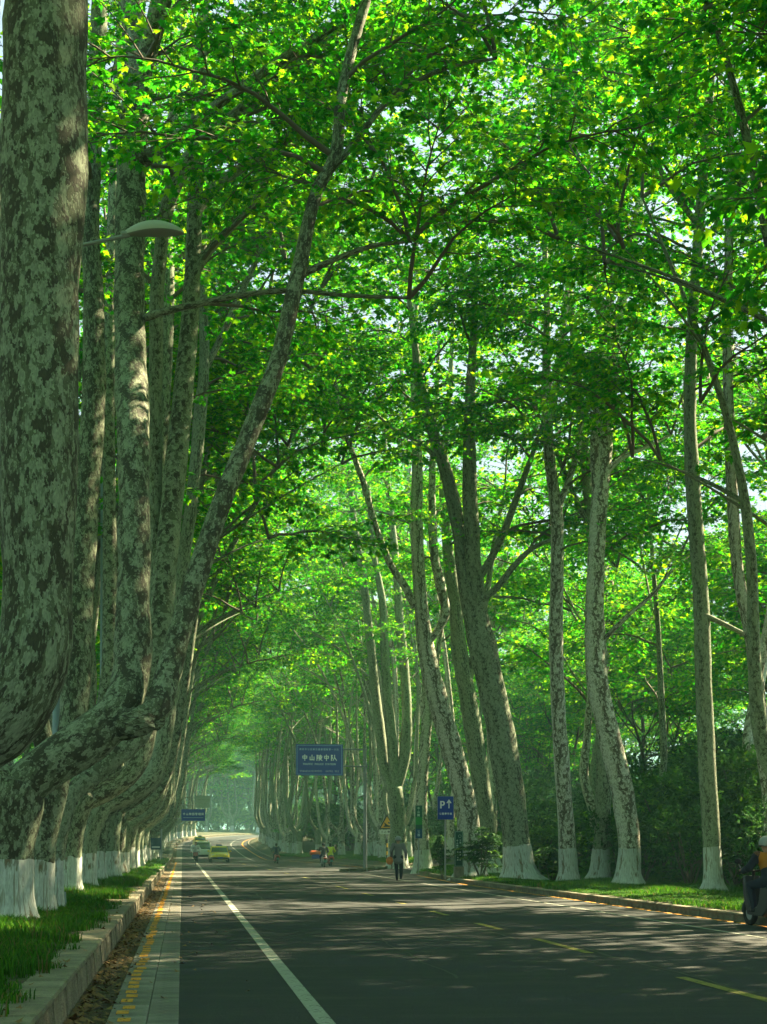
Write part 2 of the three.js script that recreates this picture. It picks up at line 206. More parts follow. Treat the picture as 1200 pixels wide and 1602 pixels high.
// pts: [x, y, z, radius]; returns geometry with uv in bark tiles (1 x 2 m)
function limbGeo(pts, { sides = 12, step = 0.35, lump = 0.12, close = true, flare = 0, yMax = 1e9, yMin = -1e9, seed = 0 } = {}) {
  const curve = new THREE.CatmullRomCurve3(pts.map((p) => V(p[0], p[1], p[2])), false, 'centripetal'), len = curve.getLength(), N = clamp(Math.round(len / step), 3, 90);
  const cum = [0]; for (let i = 1; i < pts.length; i++) cum.push(cum[i - 1] + Math.hypot(pts[i][0] - pts[i - 1][0], pts[i][1] - pts[i - 1][1], pts[i][2] - pts[i - 1][2]));
  const total = cum.at(-1), rAt = (t) => { const s = t * total; for (let i = 1; i < pts.length; i++) if (s <= cum[i] + 1e-6) return lerp(pts[i - 1][3], pts[i][3], (s - cum[i - 1]) / (cum[i] - cum[i - 1])); return pts.at(-1)[3]; };
  const pos = [], uv = [], idx = []; let nrm = null, prev = null; let rows = 0; const rmax = Math.max(...pts.map((p) => p[3])), nu = Math.max(1, Math.round(2 * Math.PI * rmax / 1.0));
  for (let i = 0; i <= N; i++) {
    const t = i / N, c = curve.getPointAt(t), tan = curve.getTangentAt(t), r = rAt(t);
    if (!nrm) { nrm = Math.abs(tan.y) > 0.9 ? V(0, 0, -1) : V(0, 1, 0).cross(tan).normalize(); nrm.addScaledVector(tan, -nrm.dot(tan)).normalize(); } else { const q = new THREE.Quaternion().setFromUnitVectors(prev, tan); nrm.applyQuaternion(q); nrm.addScaledVector(tan, -nrm.dot(tan)).normalize(); }
    prev = tan.clone(); const bi = tan.clone().cross(nrm);
    if (c.y > yMax + 1e-3 || c.y < yMin - 1e-3) continue;
    for (let k = 0; k <= sides; k++) {
      const a = k / sides * Math.PI * 2, ca = Math.cos(a), sa = Math.sin(a); let rr = r;
      const kx = c.x + (nrm.x * ca + bi.x * sa) * r, ky = c.y + (nrm.y * ca + bi.y * sa) * r, kz = c.z + (nrm.z * ca + bi.z * sa) * r;
      rr *= 1 + lump * noise3(kx * 1.7 + seed, ky * 0.9, kz * 1.7) + lump * 0.45 * noise3(kx * 5 + seed, ky * 2.6, kz * 5);
      if (flare) { const f = Math.exp(-Math.max(0, c.y - pts[0][1]) / 0.22); rr *= 1 + flare * f * (0.35 + 0.65 * Math.max(0, Math.sin(a * 4 + seed * 3) * 0.6 + Math.sin(a * 3 + seed) * 0.5)); }
      pos.push(c.x + (nrm.x * ca + bi.x * sa) * rr, c.y + (nrm.y * ca + bi.y * sa) * rr, c.z + (nrm.z * ca + bi.z * sa) * rr);
      uv.push(k / sides * nu + seed * 0.37, t * len / 2 + seed * 0.61);
    }
    if (rows) for (let k = 0; k < sides; k++) { const p = (rows - 1) * (sides + 1) + k, q = p + sides + 1; idx.push(p, p + 1, q, p + 1, q + 1, q); }
    rows++;
  }
  if (close && rows) { const c = pos.length / 3, o = (rows - 1) * (sides + 1); const e = curve.getPointAt(1).addScaledVector(prev, pts.at(-1)[3] * 0.5); pos.push(e.x, e.y, e.z); uv.push(0, 0); for (let k = 0; k < sides; k++) idx.push(o + k, o + k + 1, c); }
  const g = geo(pos, idx, uv);
  const n = g.attributes.normal, S = sides + 1; for (let r = 0; r < rows; r++) { const a = r * S, b = a + sides; const v = V(n.getX(a) + n.getX(b), n.getY(a) + n.getY(b), n.getZ(a) + n.getZ(b)).normalize(); n.setXYZ(a, v.x, v.y, v.z); n.setXYZ(b, v.x, v.y, v.z); }
  return g;
}
function pathAt(pts) { const c = new THREE.CatmullRomCurve3(pts.map((p) => V(p[0], p[1], p[2])), false, 'centripetal'); return c; }

// ---------- boughs: arching branches with twigs and palmate leaves ----------
const LEAF = [[0, 0], [0.16, 0.06], [0.5, 0.12], [0.3, 0.3], [0.47, 0.6], [0.2, 0.55], [0, 1]];   // half outline, stalk at the origin
function pushLeaf(pos, idx, col, p, dir, up, s, c, droop) {
  const side = dir.clone().cross(up).normalize(), o = pos.length / 3;
  const put = (x, y) => { const b = -droop * y * y - 0.22 * Math.abs(x); pos.push(p.x + (side.x * x + dir.x * y + up.x * b) * s, p.y + (side.y * x + dir.y * y + up.y * b) * s, p.z + (side.z * x + dir.z * y + up.z * b) * s); col.push(...c); };
  put(0, 0.32); for (const q of LEAF) put(q[0], q[1]); for (let i = LEAF.length - 2; i > 0; i--) put(-LEAF[i][0], LEAF[i][1]);
  const M = LEAF.length * 2 - 2; for (let i = 0; i < M; i++) idx.push(o, o + 1 + i, o + 1 + (i + 1) % M);
}
function leafTone(r, warm) {
  const a = r(), k = 0.75 + r() * 0.5; let c = a < 0.3 ? [0.025, 0.25, 0.008] : a < 0.66 ? [0.075, 0.42, 0.008] : [0.27, 0.55, 0.008];
  return c.map((x) => x * k * warm);
}
function twigGeo(a, b, ra, rb) { const d = b.clone().sub(a), l = d.length(); const g = new THREE.CylinderGeometry(rb, ra, l, 4, 1, true).translate(0, l / 2, 0); g.applyQuaternion(new THREE.Quaternion().setFromUnitVectors(V(0, 1, 0), d.normalize())); g.translate(a.x, a.y, a.z); g.deleteAttribute('uv'); return g; }
function makeBough(seed, { len = 4.2, elev = 0.7, droop = 0.9, subs = 13, leaf = 0.148, spread = 1, r0 = 0.05, perTwig = 6, tone = leafTone, warm = 1 }) {
  const r = rng(seed * 977 + 5), wood = [], pos = [], idx = [], col = [];
  const main = []; let p = V(0, 0, 0), yaw = 0, el = elev; const M = 9;
  for (let i = 0; i <= M; i++) { main.push([p.x, p.y, p.z, lerp(r0, 0.008, i / M)]); el = elev - droop * (i / M) + (r() - 0.5) * 0.35; yaw += (r() - 0.5) * 0.5; yaw *= 0.85; p = p.clone().add(V(Math.cos(el) * Math.cos(yaw), Math.sin(el), Math.cos(el) * Math.sin(yaw)).multiplyScalar(len / M)); }
  const mg = limbGeo(main, { sides: 5, step: 0.5, lump: 0.15, seed }); mg.deleteAttribute('uv'); wood.push(mg.toNonIndexed());
  const c = pathAt(main);
  const leafAt = (q, dir) => {
    const d = dir.clone().add(V(r() - 0.5, (r() - 0.65) * 0.9, r() - 0.5).multiplyScalar(1.5)).normalize();
    const up = V((r() - 0.5) * 1.1, 1, (r() - 0.5) * 1.1); up.addScaledVector(d, -up.dot(d)).normalize();
    pushLeaf(pos, idx, col, q, d, up, leaf * (0.6 + r() * 0.75), tone(r, warm), 0.1 + r() * 0.35);
  };
  for (let k = 0; k < subs; k++) {
    const t = 0.22 + 0.78 * (k + r() * 0.8) / subs, a = c.getPointAt(Math.min(1, t)), tan = c.getTangentAt(Math.min(1, t)), side = (k % 2 ? 1 : -1);
    const out = V(0, 1, 0).cross(tan).normalize().multiplyScalar(side), L = (0.5 + 0.95 * Math.sin(Math.PI * Math.min(1, t * 0.85))) * (0.7 + r() * 0.6) * len / 4.2 * spread;
    const dir = tan.clone().multiplyScalar(0.55 + r() * 0.6).addScaledVector(out, 0.5 + r() * 0.7).add(V(0, (r() - 0.45) * 0.7, 0)).normalize();
    let q = a.clone(), dd = dir.clone(); const S = 4, segs = [q.clone()];
    for (let i = 0; i < S; i++) { dd.add(V((r() - 0.5) * 0.5, (r() - 0.58) * 0.4, (r() - 0.5) * 0.5)).normalize(); q = q.clone().addScaledVector(dd, L / S); segs.push(q.clone()); }
    for (let i = 0; i < S; i++) wood.push(twigGeo(segs[i], segs[i + 1], lerp(0.016, 0.006, i / S), lerp(0.016, 0.006, (i + 1) / S)).toNonIndexed());
    for (let i = 1; i <= S; i++) {                       // twigs with leaves
      for (const s2 of [-1, 1]) {
        if (r() < 0.12) continue;
        const o2 = V(0, 1, 0).cross(dd).normalize().multiplyScalar(s2), tl = (0.28 + r() * 0.38) * Math.sqrt(len / 4.2), td = dd.clone().multiplyScalar(0.7).addScaledVector(o2, 0.9).add(V(0, (r() - 0.5) * 0.7, 0)).normalize(), e = segs[i].clone().addScaledVector(td, tl);
        wood.push(twigGeo(segs[i], e, 0.005, 0.003).toNonIndexed());
        for (let m = 0; m < perTwig; m++) leafAt(segs[i].clone().lerp(e, 0.15 + 0.9 * r()).add(V((r() - 0.5) * 0.12, (r() - 0.5) * 0.1, (r() - 0.5) * 0.12)), td);
      }
    }
    for (let m = 0; m < perTwig; m++) leafAt(q.clone().add(V((r() - 0.5) * 0.2, (r() - 0.5) * 0.14, (r() - 0.5) * 0.2)), dd);
  }
  const wg = mergeGeometries(wood), lg = geo(pos, idx, null, col), wn = wg.clone(), ln = lg.toNonIndexed();
  wn.setAttribute('color', new THREE.Float32BufferAttribute(new Float32Array(wn.attributes.position.count * 3).fill(1), 3));
  return { wood: wg, leaves: lg, both: mergeGeometries([wn, ln], true) };
}
const boughs = [], topBoughs = [];
for (let i = 0; i < 6; i++) boughs.push(makeBough(i + 1, { elev: [0.55, 0.8, 0.35, 0.65, 0.2, 0.95][i], droop: [0.7, 1.1, 0.5, 0.6, 0.4, 1.0][i], warm: [1, 0.9, 1.1, 1, 0.95, 1.08][i] }));
for (let i = 0; i < 3; i++) topBoughs.push(makeBough(i + 21, { elev: 1.25, droop: 0.5, len: 3.8 }));
let lean2 = false;                                     // trees farther off carry wood and leaves of a bough in one part
function addBough(tree, at, yaw, scale, kind, r, leafMatl = planeLeaf, wood = twigBark) {
  const b = kind === 'top' ? topBoughs[(r() * 3) | 0] : boughs[(r() * 6) | 0];
  if (lean2) { const w = mesh('bough', b.both, [wood, leafMatl], tree); w.position.copy(at); w.rotation.set(0, yaw, (r() - 0.5) * 0.4, 'YXZ'); w.scale.setScalar(scale); return w; }
  const w = mesh('bough', b.wood, wood, tree); w.position.copy(at); w.rotation.set(0, yaw, (r() - 0.5) * 0.4, 'YXZ'); w.scale.setScalar(scale);
  const f = mesh('foliage', b.leaves, leafMatl, w); f.userData.kind = 'stuff';
  return w;
}
// boughs along a limb: close together where it is thin
function dress(tree, pts, r, { yMin = 6.5, gap = 1, size = 1, lean = null, thick = 0.2, skip = null, road = 0 } = {}) {
  const c = pathAt(pts), len = c.getLength(), N = Math.ceil(len / 0.25); let since = r() * 1.2;
  const radius = (t) => { const s = t * (pts.length - 1), i = Math.min(pts.length - 2, Math.floor(s)); return lerp(pts[i][3], pts[i + 1][3], s - i); };
  let yaw = r() * 6.28;
  for (let i = 0; i <= N; i++) {
    const t = i / N, p = c.getPoint(t), rad = radius(t); since += len / N;
    const want = (rad > thick ? 4 : rad > thick * 0.6 ? 2.6 : 1.7) * gap;
    const inward = road ? Math.max(0, p.x * road) : 0; if (p.y < yMin + r() * 2.5 + Math.min(5, inward * 1.3) || since < want) continue; since = 0; if (skip && skip(p)) continue;
    yaw += 2.4 + (r() - 0.5) * 0.9; let y = yaw;
    if (lean !== null && r() < 0.35) y = lean + (r() - 0.5) * 1.6;
    if (road && Math.cos(y) * road > 0.3 && p.y < yMin + 3.5 + Math.min(5, inward * 1.3)) y += Math.PI * (0.6 + r() * 0.8);
    const s = (rad > thick ? 0.6 : 0.92) * size * (0.75 + r() * 0.5);
    addBough(tree, p, y, s, 'side', r);
  }
  const e = c.getPoint(1); addBough(tree, e, r() * 6.28, size * 0.9, 'top', r); addBough(tree, e, r() * 6.28, size * 0.85, 'side', r);
}
function trunkParts(tree, pts, { paintTo, bark, seed, flare = 0.55, sides = 20 }) {
  const y0 = pts[0][1]; const o = { sides, step: 0.12, lump: 0.1, flare, seed, close: false };
  const low = [], c = pathAt(pts), len = c.getLength(); let cut = 0;
  for (let i = 0; i <= 200; i++) if (c.getPointAt(i / 200).y < paintTo) cut = i / 200;
  const radius = (t) => { const s = t * (pts.length - 1), i = Math.min(pts.length - 2, Math.floor(s)); return lerp(pts[i][3], pts[i + 1][3], s - i); };
  const samp = (a, b, n) => { const out = []; for (let i = 0; i <= n; i++) { const u = lerp(a, b, i / n), p = c.getPointAt(u); let best = 0, bd = 1e9; for (let k = 0; k < 160; k++) { const q = c.getPoint(k / 159), dd = q.distanceToSquared(p); if (dd < bd) { bd = dd; best = k / 159; } } out.push([p.x, p.y, p.z, radius(best)]); } return out; };
  const lowPts = samp(0, cut, 8), hiPts = samp(cut, 1, Math.max(10, Math.round(len * 1.5)));
  if (paintTo > y0) { const g = limbGeo(lowPts.map((p) => [p[0], p[1], p[2], p[3] * 1.008]), o), a = g.attributes.position, n = o.sides + 1; for (let k = 0; k < n; k++) { const i = a.count - n + k, q = (k % o.sides) / o.sides * 6.283; a.setY(i, a.getY(i) + 0.05 * noise3(Math.cos(q) * 3.5 + seed, Math.sin(q) * 3.5, seed) + 0.02); } mesh('whitewashed_base', g, whitewash, tree); }
  mesh('trunk', limbGeo(hiPts.map((p, i) => i ? p : [p[0], p[1] - 0.02, p[2], p[3] * 0.985]), { ...o, flare: 0, close: true }), bark, tree);
}
function knob(tree, p, rad, bark, seed) { const g = new THREE.IcosahedronGeometry(rad, 2), a = g.attributes.position; for (let i = 0; i < a.count; i++) { const v = V(a.getX(i), a.getY(i), a.getZ(i)); v.multiplyScalar(1 + 0.28 * noise3(v.x * 3 / rad + seed, v.y * 3 / rad, v.z * 3 / rad)); a.setXYZ(i, v.x, v.y * 0.9, v.z); } g.computeVertexNormals(); const o = mesh('burl', g, bark, tree); o.position.set(p[0], p[1], p[2]); return o; }

